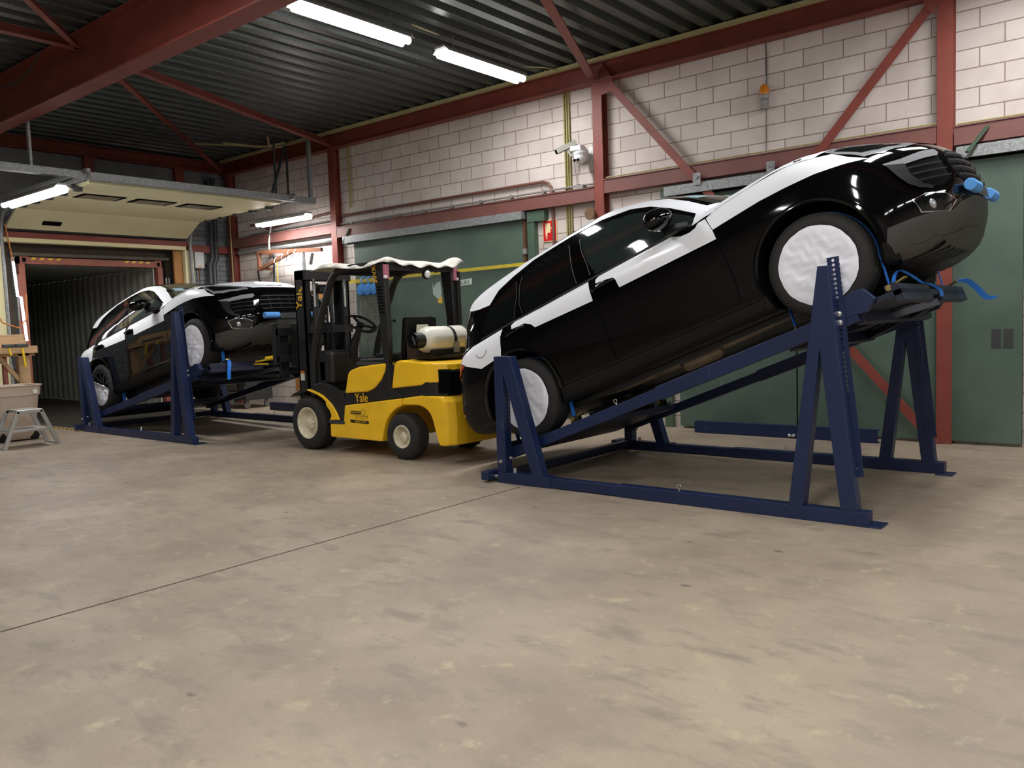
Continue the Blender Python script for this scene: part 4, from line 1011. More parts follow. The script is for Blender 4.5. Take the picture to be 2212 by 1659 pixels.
M['alloy'] = mat('dark_alloy', srgb(70, 72, 76), 0.3, 0.9)
def make_car(label, O, tilt, group):
    t = thing('car', label, 'car', O, (0, -tilt, 0), group)
    vs, fs = loft(body_levels(), 4)
    body = smooth_mesh('body', vs, fs, 'black_gloss', t)
    vs, fs = loft(cabin_levels(), 4)
    cab = smooth_mesh('cabin', vs, fs, 'black_gloss', t)
    skin = Skin([body.data, cab.data])
    # wheel housings cut out of the body
    cut = MB()
    for u in (0, WB):
        for s in (-1, 1):
            cut.lathe([(0.60, 0.40), (0.64, 0.435), (1.25, 0.435)], (u, 0, 0.395), (0, s, 0), 56)
    co = cut.build('cutter', 'dark', t)
    md = body.modifiers.new('wells', 'BOOLEAN'); md.operation = 'DIFFERENCE'; md.object = co; md.solver = 'EXACT'
    dg = bpy.context.evaluated_depsgraph_get(); me = bpy.data.meshes.new_from_object(body.evaluated_get(dg))
    body.modifiers.clear(); body.data = me; me.name = 'body'; bpy.data.objects.remove(co)
    if len(me.materials) < 2: me.materials.append(M['dark'])
    me.materials[0] = M['black_gloss']; me.materials[1] = M['black_plastic']
    for p in me.polygons:
        c = p.center
        inw = min(math.hypot(c.x-u, c.z-0.395) for u in (0, WB)) < 0.437 and 0.55 < abs(c.y) and abs(p.normal.y) < 0.9 or (min(math.hypot(c.x-u, c.z-0.395) for u in (0, WB)) < 0.43 and abs(abs(c.y)-0.60) < 0.03)
        p.material_index = 1 if inw or (p.normal.z < -0.35 and c.z < 0.36) else 0
        p.use_smooth = True
    me.set_sharp_from_angle(angle=math.radians(38))
    F = lambda *a, **k: patch(skin, *a, **k)
    for s in (-1, 1):
        # side glass
        fg = [(1.121, 1.125), (1.06, 1.256), (1.01, 1.415), (1.0, 1.535), (1.03, 1.556), (1.123, 1.558), (1.342, 1.535), (1.55, 1.485), (1.67, 1.44), (1.803, 1.375), (1.93, 1.295), (2.07, 1.20), (2.15, 1.13), (2.09, 1.115), (1.7, 1.112), (1.3, 1.120)]
        rg = [(0.254, 1.122), (0.225, 1.25), (0.245, 1.42), (0.275, 1.505), (0.36, 1.525), (0.555, 1.545), (0.83, 1.558), (0.86, 1.53), (0.876, 1.305), (0.905, 1.15), (0.89, 1.122)]
        qg = [(-0.30, 1.125), (-0.33, 1.17), (-0.30, 1.24), (-0.19, 1.36), (-0.05, 1.43), (0.10, 1.475), (0.17, 1.485), (0.165, 1.32), (0.10, 1.125)]
        for g, gm in ((fg, 'front_glass'), (rg, 'glass'), (qg, 'glass')): F('side_window', g, 'side', gm, t, off=0.002, s=s)
        for ln in ([(0.86, 1.53), (0.876, 1.305), (0.905, 1.13)], [(1.06, 1.14), (1.045, 1.256), (0.995, 1.415), (0.985, 1.53)], [(0.23, 1.13), (0.205, 1.25), (0.225, 1.42), (0.26, 1.50)], [(0.18, 1.48), (0.178, 1.32), (0.115, 1.13)]):
            stripe(skin, 'window_seal', ln, 0.007, 'side', 'dark_grey', t, s=s, off=0.0035)
        stripe(skin, 'belt_trim', [(-0.35, 1.105), (0.6, 1.104), (1.4, 1.102), (2.16, 1.105)], 0.022, 'side', 'black_plastic', t, s=s)
        # white film
        F('door_film', [(1.106, 1.039), (1.108, 1.075), (1.15, 1.090), (1.9, 1.090), (1.987, 1.05), (2.07, 1.042), (2.125, 1.055), (2.153, 1.082), (2.222, 1.084), (2.245, 1.017), (2.260, 0.966), (2.268, 0.888), (1.33, 0.905), (1.313, 0.985), (1.293, 1.012), (1.2, 1.03)], 'side', 'film', t, s=s, step=0.035)
        F('door_film', [(0.102, 1.029), (0.096, 1.067), (0.137, 1.089), (1.03, 1.090), (1.045, 0.907), (0.378, 0.936), (0.342, 0.981), (0.265, 1.02)], 'side', 'film', t, s=s, step=0.035)
        F('quarter_film', [(-0.68, 0.965), (-0.64, 1.01), (-0.44, 1.062), (-0.02, 1.078), (-0.051, 0.999), (-0.07, 0.899), (-0.091, 0.838), (-0.217, 0.829), (-0.375, 0.815)], 'side', 'film', t, s=s, step=0.03)
        stripe(skin, 'fuel_flap_gap', [(-0.40, 0.965), (-0.38, 0.93), (-0.33, 0.91), (-0.28, 0.925), (-0.25, 0.965)], 0.006, 'side', 'dark_grey', t, s=s, off=0.005)
        F('fender_film', [(2.232, 1.083), (2.265, 0.968), (2.351, 0.975), (2.465, 0.982), (2.675, 0.994), (2.871, 0.992), (3.1, 0.982), (3.312, 0.956), (3.44, 0.931), (3.33, 1.00), (3.24, 1.075), (3.10, 1.11), (2.95, 1.142), (2.5, 1.138), (2.34, 1.115)], 'side', 'film', t, s=s, step=0.035)
        F('roof_film', [(-0.50, 1.46), (-0.372, 1.423), (-0.2, 1.40), (-0.12, 1.46), (-0.067, 1.499), (0.148, 1.555), (0.408, 1.600), (0.873, 1.608), (1.238, 1.592), (1.555, 1.530), (1.752, 1.450), (1.934, 1.335), (2.151, 1.17), (2.215, 1.10), (2.33, 1.10), (2.27, 1.17), (2.06, 1.34), (1.87, 1.47), (1.68, 1.555), (1.48, 1.61), (1.35, 1.635), (0.1, 1.632), (-0.3, 1.60), (-0.50, 1.56), (-0.60, 1.52)], 'side', 'film', t, s=s, step=0.024, off=0.005)
        for ln in ([(2.272, 0.885), (2.283, 0.742), (2.288, 0.545), (2.266, 0.362)], [(1.05, 0.905), (1.056, 0.797), (1.075, 0.644), (1.07, 0.36)], [(-0.04, 1.05), (-0.062, 0.94), (-0.094, 0.86), (-0.05, 0.80), (0.20, 0.76)],
                   [(2.272, 0.885), (2.262, 0.966), (2.247, 1.02), (2.225, 1.085)], [(0.40, 0.335), (1.3, 0.325), (2.42, 0.315)]):
            stripe(skin, 'panel_gap', ln, 0.006, 'side', 'dark', t, s=s, off=0.0028)
        F('sill_trim', [(0.44, 0.235), (0.42, 0.31), (1.2, 0.305), (2.44, 0.30), (2.42, 0.235)], 'side', 'black_plastic', t, s=s, off=0.006)
        F('bumper_trim', [(-0.93, 0.42), (-0.92, 0.52), (-0.80, 0.56), (-0.62, 0.56), (-0.47, 0.50), (-0.43, 0.36), (-0.45, 0.30), (-0.80, 0.33)], 'side', 'black_plastic', t, s=s, off=0.004)
        F('reflector', [(-0.90, 0.475), (-0.89, 0.50), (-0.80, 0.487), (-0.80, 0.462)], 'side', 'red_lens', t, s=s, off=0.008)
        F('tail_lamp', [(-0.83, 0.955), (-0.72, 0.985), (-0.58, 0.93), (-0.68, 0.86), (-0.80, 0.80), (-0.87, 0.83)], 'side', 'red_lens', t, s=s, off=0.006, step=0.03)
        F('tail_lamp', [(s*0.56, 0.93), (s*0.70, 0.965), (s*0.86, 0.985), (s*0.915, 0.93), (s*0.90, 0.85), (s*0.78, 0.83), (s*0.60, 0.86)], 'rear', 'red_lens', t, off=0.008, step=0.03)
        # wheel arch lips
        for u in (0, WB):
            b = MB(); pth = []
            for i in range(41):
                a = math.radians(-8+196*i/40); pth.append((u+0.452*math.cos(a), s*0.945, 0.392+0.452*math.sin(a)))
            b.tube(pth, 0.024, 8).build('arch_lip', 'black_gloss', t)
            lin = MB(); lp = [math.radians(-25+230*i/40) for i in range(41)]
            lin.add([(u+0.433*math.cos(a), s*yy, 0.395+0.433*math.sin(a)) for yy in (0.58, 0.95) for a in lp]+[(u+0.433*math.cos(a), s*0.58, 0.395+0.433*math.sin(a)) for a in lp], [(i, i+1, 42+i, 41+i) for i in range(40)], True)
            lin.build('arch_liner', 'dark', t, fix=False)
        # door handles
        for u0, z0 in ((1.18, 0.992), (0.145, 0.992)):
            h = skin.hit((u0, s*3, z0), (0, -s, 0))[0]
            b = MB(); b.tube([(u0-0.12, h.y-s*0.004, z0-0.01), (u0-0.09, h.y+s*0.026, z0), (u0+0.07, h.y+s*0.028, z0+0.006), (u0+0.115, h.y-s*0.002, z0+0.004)], [0.012, 0.02, 0.02, 0.012], 10)
            b.build('door_handle', 'black_gloss', t)
        # mirror
        mc = Vector((1.915, s*1.08, 1.205)); b = MB()
        n, mm = 24, 14; vs = []; fs = []
        for i in range(mm+1):
            ph = -PI/2+PI*i/mm
            for k in range(n):
                w = 2*PI*k/n; x = math.cos(w)*math.cos(ph); y = math.sin(w)*math.cos(ph); z = math.sin(ph)
                x2 = x*0.135 if x > 0 else x*0.06
                vs.append((mc.x+x2-abs(y)*0.02, mc.y+y*0.165, mc.z+z*(0.098 if z > 0 else 0.08)-s*y*0.02))
        for i in range(mm):
            for k in range(n): fs.append((i*n+k, i*n+(k+1) % n, (i+1)*n+(k+1) % n, (i+1)*n+k))
        b.add(vs, fs, True); mr = b.build('wing_mirror', 'black_gloss', t)
        MB().prism([(mc.x-0.035, s*0.90), (mc.x+0.17, s*0.90), (mc.x+0.10, s*1.01), (mc.x-0.03, s*1.01)], 1.085, 1.15, 'xy').build('mirror_arm', 'black_plastic', mr, bevel=0.02, seg=3)
        # front: lamps, intakes
        F('head_lamp', [(3.19, s*0.842), (3.27, s*0.856), (3.42, s*0.835), (3.53, s*0.76), (3.64, s*0.62), (3.70, s*0.48), (3.63, s*0.475), (3.52, s*0.585), (3.40, s*0.70), (3.27, s*0.80)], 'top', 'lens', t, off=0.006, step=0.025)
        F('head_lamp_inner', [(3.25, s*0.835), (3.41, s*0.815), (3.50, s*0.75), (3.60, s*0.63), (3.64, s*0.53), (3.52, s*0.62), (3.40, s*0.73), (3.29, s*0.80)], 'top', 'glass', t, off=0.009, step=0.025)
        F('air_intake', [(s*0.755, 0.80), (s*0.765, 0.70), (s*0.735, 0.62), (s*0.69, 0.588), (s*0.60, 0.582), (s*0.52, 0.62), (s*0.50, 0.75), (s*0.49, 0.81), (s*0.60, 0.812)], 'front', 'dark', t, off=0.004, step=0.025)
        F('intake_trim', [(s*0.830, 0.845), (s*0.746, 0.842), (s*0.60, 0.862), (s*0.47, 0.865), (s*0.465, 0.835), (s*0.50, 0.808), (s*0.62, 0.805), (s*0.76, 0.795), (s*0.815, 0.80)], 'front', 'lens', t, off=0.012, step=0.025)
        F('intake_cheek', [(s*0.825, 0.83), (s*0.815, 0.72), (s*0.80, 0.65), (s*0.765, 0.605), (s*0.70, 0.575), (s*0.68, 0.588), (s*0.735, 0.625), (s*0.760, 0.70), (s*0.75, 0.80)], 'front', 'black_plastic', t, off=0.014, step=0.025)
        for z in (0.645, 0.70, 0.752):
            stripe(skin, 'intake_slat', [(s*0.51, z), (s*0.60, z+0.002), (s*0.68, z+0.004), (s*0.755, z+0.006)], 0.010, 'front', 'black_plastic', t, off=0.016)
        F('fog_lamp_bezel', [(s*0.81, 0.54), (s*0.74, 0.56), (s*0.62, 0.535), (s*0.51, 0.47), (s*0.58, 0.40), (s*0.70, 0.42), (s*0.775, 0.44)], 'front', 'chrome', t, off=0.004, step=0.025)
        F('fog_lamp_recess', [(s*0.803, 0.536), (s*0.74, 0.553), (s*0.62, 0.528), (s*0.524, 0.47), (s*0.585, 0.408), (s*0.70, 0.428), (s*0.768, 0.447)], 'front', 'glass', t, off=0.007, step=0.025)
        h = skin.hit((7, s*0.70, 0.48), (-1, 0, 0))[0]
        MB().sphere((h.x-0.01, s*0.70, 0.48), 0.04, (0.6, 1, 1)).build('fog_lamp', 'lens', t)
    # front centre
    gr = F('grille', [(-0.33, 0.858), (-0.42, 0.81), (-0.44, 0.72), (-0.42, 0.635), (-0.36, 0.588), (0.36, 0.588), (0.42, 0.635), (0.44, 0.72), (0.42, 0.81), (0.33, 0.858)], 'front', 'dark', t, off=0.004)
    for z, w in ((0.64, 0.42), (0.70, 0.435), (0.76, 0.43), (0.815, 0.40)):
        stripe(skin, 'grille_slat', [(-w, z), (-w/2, z), (0, z), (w/2, z), (w, z)], 0.016, 'front', 'black_plastic', gr, off=0.018)
    for y in (-0.30, -0.15, 0, 0.15, 0.30):
        stripe(skin, 'grille_post', [(y, 0.60), (y, 0.845)], 0.008, 'front', 'black_plastic', gr, off=0.012)
    F('plate_holder', [(-0.19, 0.50), (0.19, 0.50), (0.19, 0.57), (-0.19, 0.57)], 'front', 'dark_grey', t, off=0.02)
    F('lower_bumper', [(-0.895, 0.33), (-0.898, 0.418), (-0.82, 0.424), (-0.70, 0.425), (-0.57, 0.405), (-0.47, 0.455), (-0.25, 0.495), (0, 0.505), (0.25, 0.495), (0.47, 0.455), (0.57, 0.405), (0.70, 0.425), (0.82, 0.424), (0.898, 0.418), (0.895, 0.33), (0.85, 0.245), (-0.85, 0.245)], 'front', 'grey_plastic', t, off=0.006)
    F('undertray', [(2.62, -0.55), (2.62, 0.55), (3.33, 0.62), (3.40, 0.86), (3.60, 0.66), (3.74, 0.35), (3.78, 0), (3.74, -0.35), (3.60, -0.66), (3.40, -0.86), (3.33, -0.62)], 'bottom', 'grey_plastic', t, off=0.01, step=0.06)
    for y in (-0.62, -0.48, -0.34, -0.20, -0.06, 0.08):
        stripe(skin, 'tray_slot', [(3.25, y-0.12), (3.50, y), (3.62, y+0.08)], 0.03, 'bottom', 'dark', t, off=0.016, step=0.04)
    F('hood_film', [(2.10, -0.90), (2.95, -0.90), (3.12, -0.885), (3.20, -0.83), (3.27, -0.79), (3.40, -0.69), (3.52, -0.575), (3.62, -0.465), (3.70, -0.40), (3.74, -0.2), (3.75, 0), (3.74, 0.2), (3.70, 0.40), (3.62, 0.465), (3.52, 0.575), (3.40, 0.69), (3.27, 0.79), (3.20, 0.83), (3.12, 0.885), (2.95, 0.90), (2.10, 0.90), (2.40, 0.5), (2.50, 0), (2.40, -0.5)], 'top', 'film', t, off=0.006, step=0.035)
    F('roof_film', [(1.30, -0.57), (1.44, -0.3), (1.50, 0), (1.44, 0.3), (1.30, 0.57), (-0.35, 0.55), (-0.60, 0.45), (-0.66, 0), (-0.60, -0.45), (-0.35, -0.55)], 'top', 'film', t, off=0.007, step=0.04)
    ws = F('windscreen', [(-0.70, 1.20), (-0.62, 1.40), (-0.55, 1.55), (-0.45, 1.62), (0, 1.645), (0.45, 1.62), (0.55, 1.55), (0.62, 1.40), (0.70, 1.20), (0.4, 1.17), (0, 1.165), (-0.4, 1.17)], 'front', 'windscreen', t, off=0.003, step=0.05)
    F('paper_sheet', [(-0.42, 1.26), (-0.05, 1.24), (0.05, 1.33), (-0.30, 1.36)], 'front', mat('pale_green_paper', srgb(190, 205, 190), 0.4), ws, off=0.006)
    F('screen_sticker', [(-0.60, 1.36), (-0.48, 1.355), (-0.47, 1.43), (-0.58, 1.44)], 'front', mat('blue_grey_sticker', srgb(150, 180, 190), 0.4), ws, off=0.006)
    F('rear_window', [(-0.62, 1.12), (0.62, 1.12), (0.52, 1.44), (-0.52, 1.44)], 'rear', 'glass', t, off=0.003)
    # spoiler lip at the back of the roof
    sp = MB(); pts = [(-0.60, -0.50), (-0.70, -0.42), (-0.745, -0.2), (-0.75, 0), (-0.745, 0.2), (-0.70, 0.42), (-0.60, 0.50), (-0.45, 0.50), (-0.45, -0.50)]
    sp.prism(pts, 1.525, 1.56, 'xy').build('spoiler', 'film', t, bevel=0.012, seg=3)
    F('tow_eye_cover', [(-0.55, 0.50), (-0.45, 0.50), (-0.45, 0.54), (-0.55, 0.54)], 'rear', 'chrome', t, off=0.006)
    # blue foam pads under the grille
    for y in (-0.33, 0.33):
        h = skin.hit((7, y, 0.54), (-1, 0, 0))[0]
        MB().cyl((h.x+0.035, y-0.115, 0.54), (h.x+0.035, y+0.115, 0.54), 0.042, n=20).build('foam_pad', 'foam', t, bevel=0.006)
    # underside: exhaust, shafts, arms
    b = MB()
    b.tube([(2.4, -0.30, 0.22), (1.9, -0.34, 0.19), (1.5, -0.42, 0.18), (1.2, -0.42, 0.18), (0.7, -0.30, 0.2), (0.3, -0.45, 0.22)], 0.035, 10)
    b.tube([(1.75, -0.40, 0.17), (1.70, -0.40, 0.17), (1.40, -0.42, 0.165), (1.36, -0.42, 0.17)], [0.04, 0.075, 0.075, 0.04], 14)
    b.build('exhaust', mat('exhaust_steel', srgb(140, 128, 112), 0.45, 0.7, noise=0.3), t)
    b = MB().box(-0.4, 2.6, -0.62, -0.56, 0.16, 0.2).box(-0.4, 2.6, 0.56, 0.62, 0.16, 0.2).tube([(0, -0.7, 0.33), (0, 0.7, 0.33)], 0.03, 10).tube([(WB, -0.7, 0.35), (WB, 0.7, 0.35)], 0.03, 10)
    for u in (0, WB):
        for s in (-1, 1):
            b.bar((u-0.25, s*0.35, 0.20), (u, s*0.72, 0.25), 0.06, 0.04).bar((u+0.28, s*0.35, 0.20), (u, s*0.72, 0.25), 0.06, 0.04)
    b.build('suspension', 'dark_grey', t)
    for u in (0, WB):
        for s in (-1, 1):
            wheel_parts(t, u, s, cover=True)
    return t
car1 = make_car('black car with white film raised on the nearest blue rack, nose to the right', O1, TH1, 'black cars half covered in white film')
car2 = copy_tree(car1)
car2.location = O2; car2.rotation_euler = (0, -TH2, 0)
car2['label'] = 'black car with white film on the rack beside the dock door, behind the forklift'
# on the second car the near rear cover has slipped down
for w in car2.children:
    if w.name.startswith('wheel') and not w.name.startswith('wheel_cover'):
        xs = [v.co.x for v in w.data.vertices]; ys = [v.co.y for v in w.data.vertices]
        if max(xs) < 1 and max(ys) < 0:
            for c in list(w.children):
                if c.name.startswith('wheel_cover'): bpy.data.objects.remove(c)
            cloth_cover(w, 0, -0.955, -1, True)

# ------------------------------------------------------------------ tie-down straps over the tyres
def smooth3(P, n=7):
    P = [Vector(p) for p in P]; out = []
    for i in range(len(P)-1):
        a, b, c, d = P[max(i-1, 0)], P[i], P[i+1], P[min(i+2, len(P)-1)]
        for j in range(n):
            t = j/n; out.append(0.5*((2*b)+(c-a)*t+(2*a-5*b+4*c-d)*t*t+(3*b-a-3*c+d)*t**3))
    return out+[P[-1]]
def tyre_strap(O, tilt, u, y, a0, a1, label, tail, side=-1):
    t = thing('tie_down_strap', label, 'strap', O, (0, -tilt, 0), 'blue tie-down straps over the tyres')
    R = RT+0.006; pth = []
    for i in range(33):
        a = math.radians(a0+(a1-a0)*i/32); pth.append((u+R*math.cos(a), y, RT+R*math.sin(a)))
    e = Vector(pth[-1]); b0 = Vector(pth[0])
    end = Vector((u+0.35, y, 0.05)); pth = pth+[tuple(end)]
    pth = [(u-0.36, y, 0.05)]+pth
    MB().ribbon(pth, 0.048, (0, 1, 0), 0.004).build('webbing', 'strap', t)
    b = MB().box(end.x-0.04, end.x+0.10, y-0.03, y+0.03, -0.003, 0.01)
    b.box(end.x-0.03, end.x+0.05, y-0.035, y-0.03, 0.0, 0.07).box(end.x-0.03, end.x+0.05, y+0.03, y+0.035, 0.0, 0.07).build('ratchet', 'black_steel', t)
    MB().cyl((end.x, y-0.05, 0.045), (end.x, y+0.05, 0.045), 0.022, n=12).bar((end.x, y, 0.05), (end.x+0.12, y-0.01, 0.075), 0.055, 0.012).build('ratchet_handle', 'brass', t)
    MB().tube([(u-0.36, y, 0.05), (u-0.38, y, 0.02), (u-0.36, y, 0.0)], 0.008, 6).build('hook', 'brass', t)
    if tail:
        tail = smooth3([(end.x+0.02, y, 0.05)]+tail)
        MB().ribbon(tail, 0.048, (0.3, 1, 0) if tail[-1][1] < 0.3 else (1, 0.2, 0.3), 0.004).build('tail', 'strap', t)
    return t
Z = lambda pts: pts
tyre_strap(O1, TH1, WB, -0.80, 150, -14, 'blue strap over the raised front tyre nearest the camera', [(3.28, -0.70, 0.13), (3.29, -0.55, 0.165), (3.30, -0.35, 0.13), (3.31, -0.15, 0.07), (3.33, -0.02, 0.05), (3.375, 0.0, -0.02), (3.37, -0.02, -0.07)])
tyre_strap(O1, TH1, WB, 0.82, 150, -14, 'blue strap over the raised far front tyre, loose end dangling', [(3.34, 0.88, 0.08), (3.41, 0.94, 0.06), (3.45, 1.0, -0.03), (3.48, 1.04, -0.12), (3.54, 1.07, -0.15)])
tyre_strap(O1, TH1, 0, -0.78, 150, -14, 'blue strap over the rear tyre of the nearest car', None)
tyre_strap(O1, TH1, 0, 0.80, 150, -14, 'blue strap over the far rear tyre of the nearest car', None)
tyre_strap(O2, TH2, WB, -0.76, 150, -14, 'blue strap with hanging end at front tyre of the car by the dock', [(3.36, -0.76, 0.06), (3.40, -0.78, 0.0), (3.39, -0.80, -0.10), (3.36, -0.80, -0.20)])
tyre_strap(O2, TH2, WB, 0.80, 150, -14, 'blue strap at the far front tyre of the car by the dock', None)
tyre_strap(O2, TH2, 0, -0.78, 150, -14, 'blue strap at the rear tyre of the car by the dock', None)

# ------------------------------------------------------------------ forklift (forks point to -x, its left side faces the camera)
FX, FYc = -7.5, 6.775
fl = thing('forklift', 'yellow and black forklift between the two car racks', 'forklift', (FX, FYc, 0))
def fx(pts): return [(x-FX, z) for x, z in pts]
HW2 = 0.575
def sliced(poly, m, name, parent, f, x_ref=-6.29, bevel=0.03, ys=None):
    """side outline swept across the truck, its rear corners drawn in towards the sides by f(|y|)"""
    b = MB(); ys = ys or [-HW2, -0.55, -0.48, -0.36, -0.18, 0, 0.18, 0.36, 0.48, 0.55, HW2]; n = len(poly); vs = []; fs = []
    for y in ys:
        k = f(abs(y))
        for x, z in poly: vs.append(((x_ref+(x-x_ref)*k if x > x_ref else x)-FX, y, z))
    for i in range(len(ys)-1):
        for j in range(n): fs.append((i*n+j, i*n+(j+1) % n, (i+1)*n+(j+1) % n, (i+1)*n+j))
    fs += [tuple(range(n)), tuple(range((len(ys)-1)*n, len(ys)*n))]
    b.add(vs, fs)
    return b.build(name, m, parent, bevel=bevel, seg=3)
chs = MB().prism(fx([(-7.609, 0.571), (-6.64, 0.682), (-6.64, 0.60), (-6.728, 0.571), (-6.80, 0.525), (-6.846, 0.489), (-6.89, 0.44), (-6.921, 0.392), (-6.945, 0.335), (-6.963, 0.28), (-6.993, 0.184), (-7.891, 0.185), (-7.891, 0.344), (-7.646, 0.356)]), -HW2, HW2).build('chassis', 'yellow', fl, bevel=0.015, seg=3)
MB().prism(fx([(-7.61, 0.565), (-7.60, 0.72), (-7.1, 0.76), (-6.86, 1.04), (-6.72, 1.05), (-6.30, 0.98), (-6.30, 0.62), (-6.62, 0.67)]), -0.555, 0.555).build('side_band', 'black_steel', fl, bevel=0.01)
MB().prism(fx([(-7.576, 0.711), (-7.535, 0.86), (-7.515, 0.931), (-7.49, 0.965), (-7.449, 0.988), (-7.324, 1.021), (-7.1, 1.045), (-6.864, 1.065), (-6.868, 1.03), (-6.885, 0.975), (-6.957, 0.875), (-7.02, 0.82), (-7.08, 0.779), (-7.14, 0.755), (-7.201, 0.737), (-7.4, 0.725)]), -0.588, 0.588).build('engine_cover', 'yellow', fl, bevel=0.02, seg=3)
rear = lambda y: 1.0 if y < 0.2 else (0.97 if y < 0.4 else (0.86 if y < 0.5 else (0.45 if y < 0.56 else 0.12)))
sliced([(-6.793, 0.785), (-6.735, 1.05), (-6.70, 1.085), (-6.65, 1.096), (-6.286, 1.075), (-6.0, 1.06), (-5.97, 0.96), (-5.97, 0.86), (-6.29, 0.834)], 'yellow', 'counterweight_cover', fl, rear, bevel=0.018)
rl = lambda y: 1.0 if y < 0.2 else (0.98 if y < 0.4 else (0.93 if y < 0.5 else (0.80 if y < 0.56 else 0.70)))
cwt = sliced([(-6.635, 0.682), (-6.297, 0.725), (-5.96, 0.715), (-5.90, 0.66), (-5.88, 0.40), (-5.90, 0.20), (-6.0, 0.19), (-6.03, 0.22), (-6.082, 0.33), (-6.136, 0.46), (-6.18, 0.52), (-6.233, 0.56), (-6.31, 0.595), (-6.398, 0.614), (-6.637, 0.605)], 'yellow', 'counterweight', fl, rl, bevel=0.02)
sliced([(-6.31, 0.72), (-6.31, 0.84), (-5.985, 0.87), (-5.985, 0.72)], 'black_steel', 'rear_band', fl, rear, bevel=0.004)
sliced([(-6.2, 0.745), (-6.2, 0.97), (-5.99, 1.0), (-5.955, 0.97), (-5.955, 0.745)], 'dark', 'radiator_opening', fl, lambda y: 1.0 if y < 0.2 else (0.985 if y < 0.4 else (0.91 if y < 0.5 else 0.66)), bevel=0.0, ys=[-0.53, -0.48, -0.42, -0.36, -0.18, 0, 0.18, 0.36, 0.44])
# wheels
def fork_wheel(x, r, w, rimr, y0, s):
    b = MB(); z = r
    b.lathe([(0.02, rimr), (0.0, rimr+0.02), (-0.004, r*0.80), (0.012, r*0.93), (0.035, r*0.985), (0.06, r), (w-0.06, r), (w-0.035, r*0.985), (w-0.012, r*0.93), (w, r*0.8), (w, rimr)], (x-FX, s*y0, z), (0, -s, 0), 56, cap=False)
    n = 26
    for k in range(n):
        a = 2*PI*k/n; ca, sa = math.cos(a), math.sin(a)
        b.bar((x-FX+ca*r*0.985, s*(y0-0.035), z+sa*r*0.985), (x-FX+ca*(r-0.004), s*(y0-0.10), z+sa*(r-0.004)), 0.022, 0.02, (ca, 0, sa))
    o = b.build('wheel', 'rubber', fl)
    MB().lathe([(0.012, rimr+0.006), (0.0, rimr+0.002), (0.004, rimr-0.012), (0.04, rimr-0.02), (0.09, rimr*0.72), (0.075, rimr*0.42), (0.05, rimr*0.40), (0.045, rimr*0.36), (0.03, 0.05), (0.02, 0.03), (0.02, 0.0)], (x-FX, s*y0, z), (0, -s, 0), 40, cap=False).build('rim', 'cream_wheel', o)
    nb = MB()
    for k in range(8 if r > 0.3 else 6):
        a = 2*PI*k/(8 if r > 0.3 else 6); q = rimr*0.37
        nb.cyl((x-FX+q*math.cos(a), s*(y0-0.05), z+q*math.sin(a)), (x-FX+q*math.cos(a), s*(y0-0.03), z+q*math.sin(a)), 0.012, n=6)
    nb.build('wheel_nuts', 'cream_wheel', o)
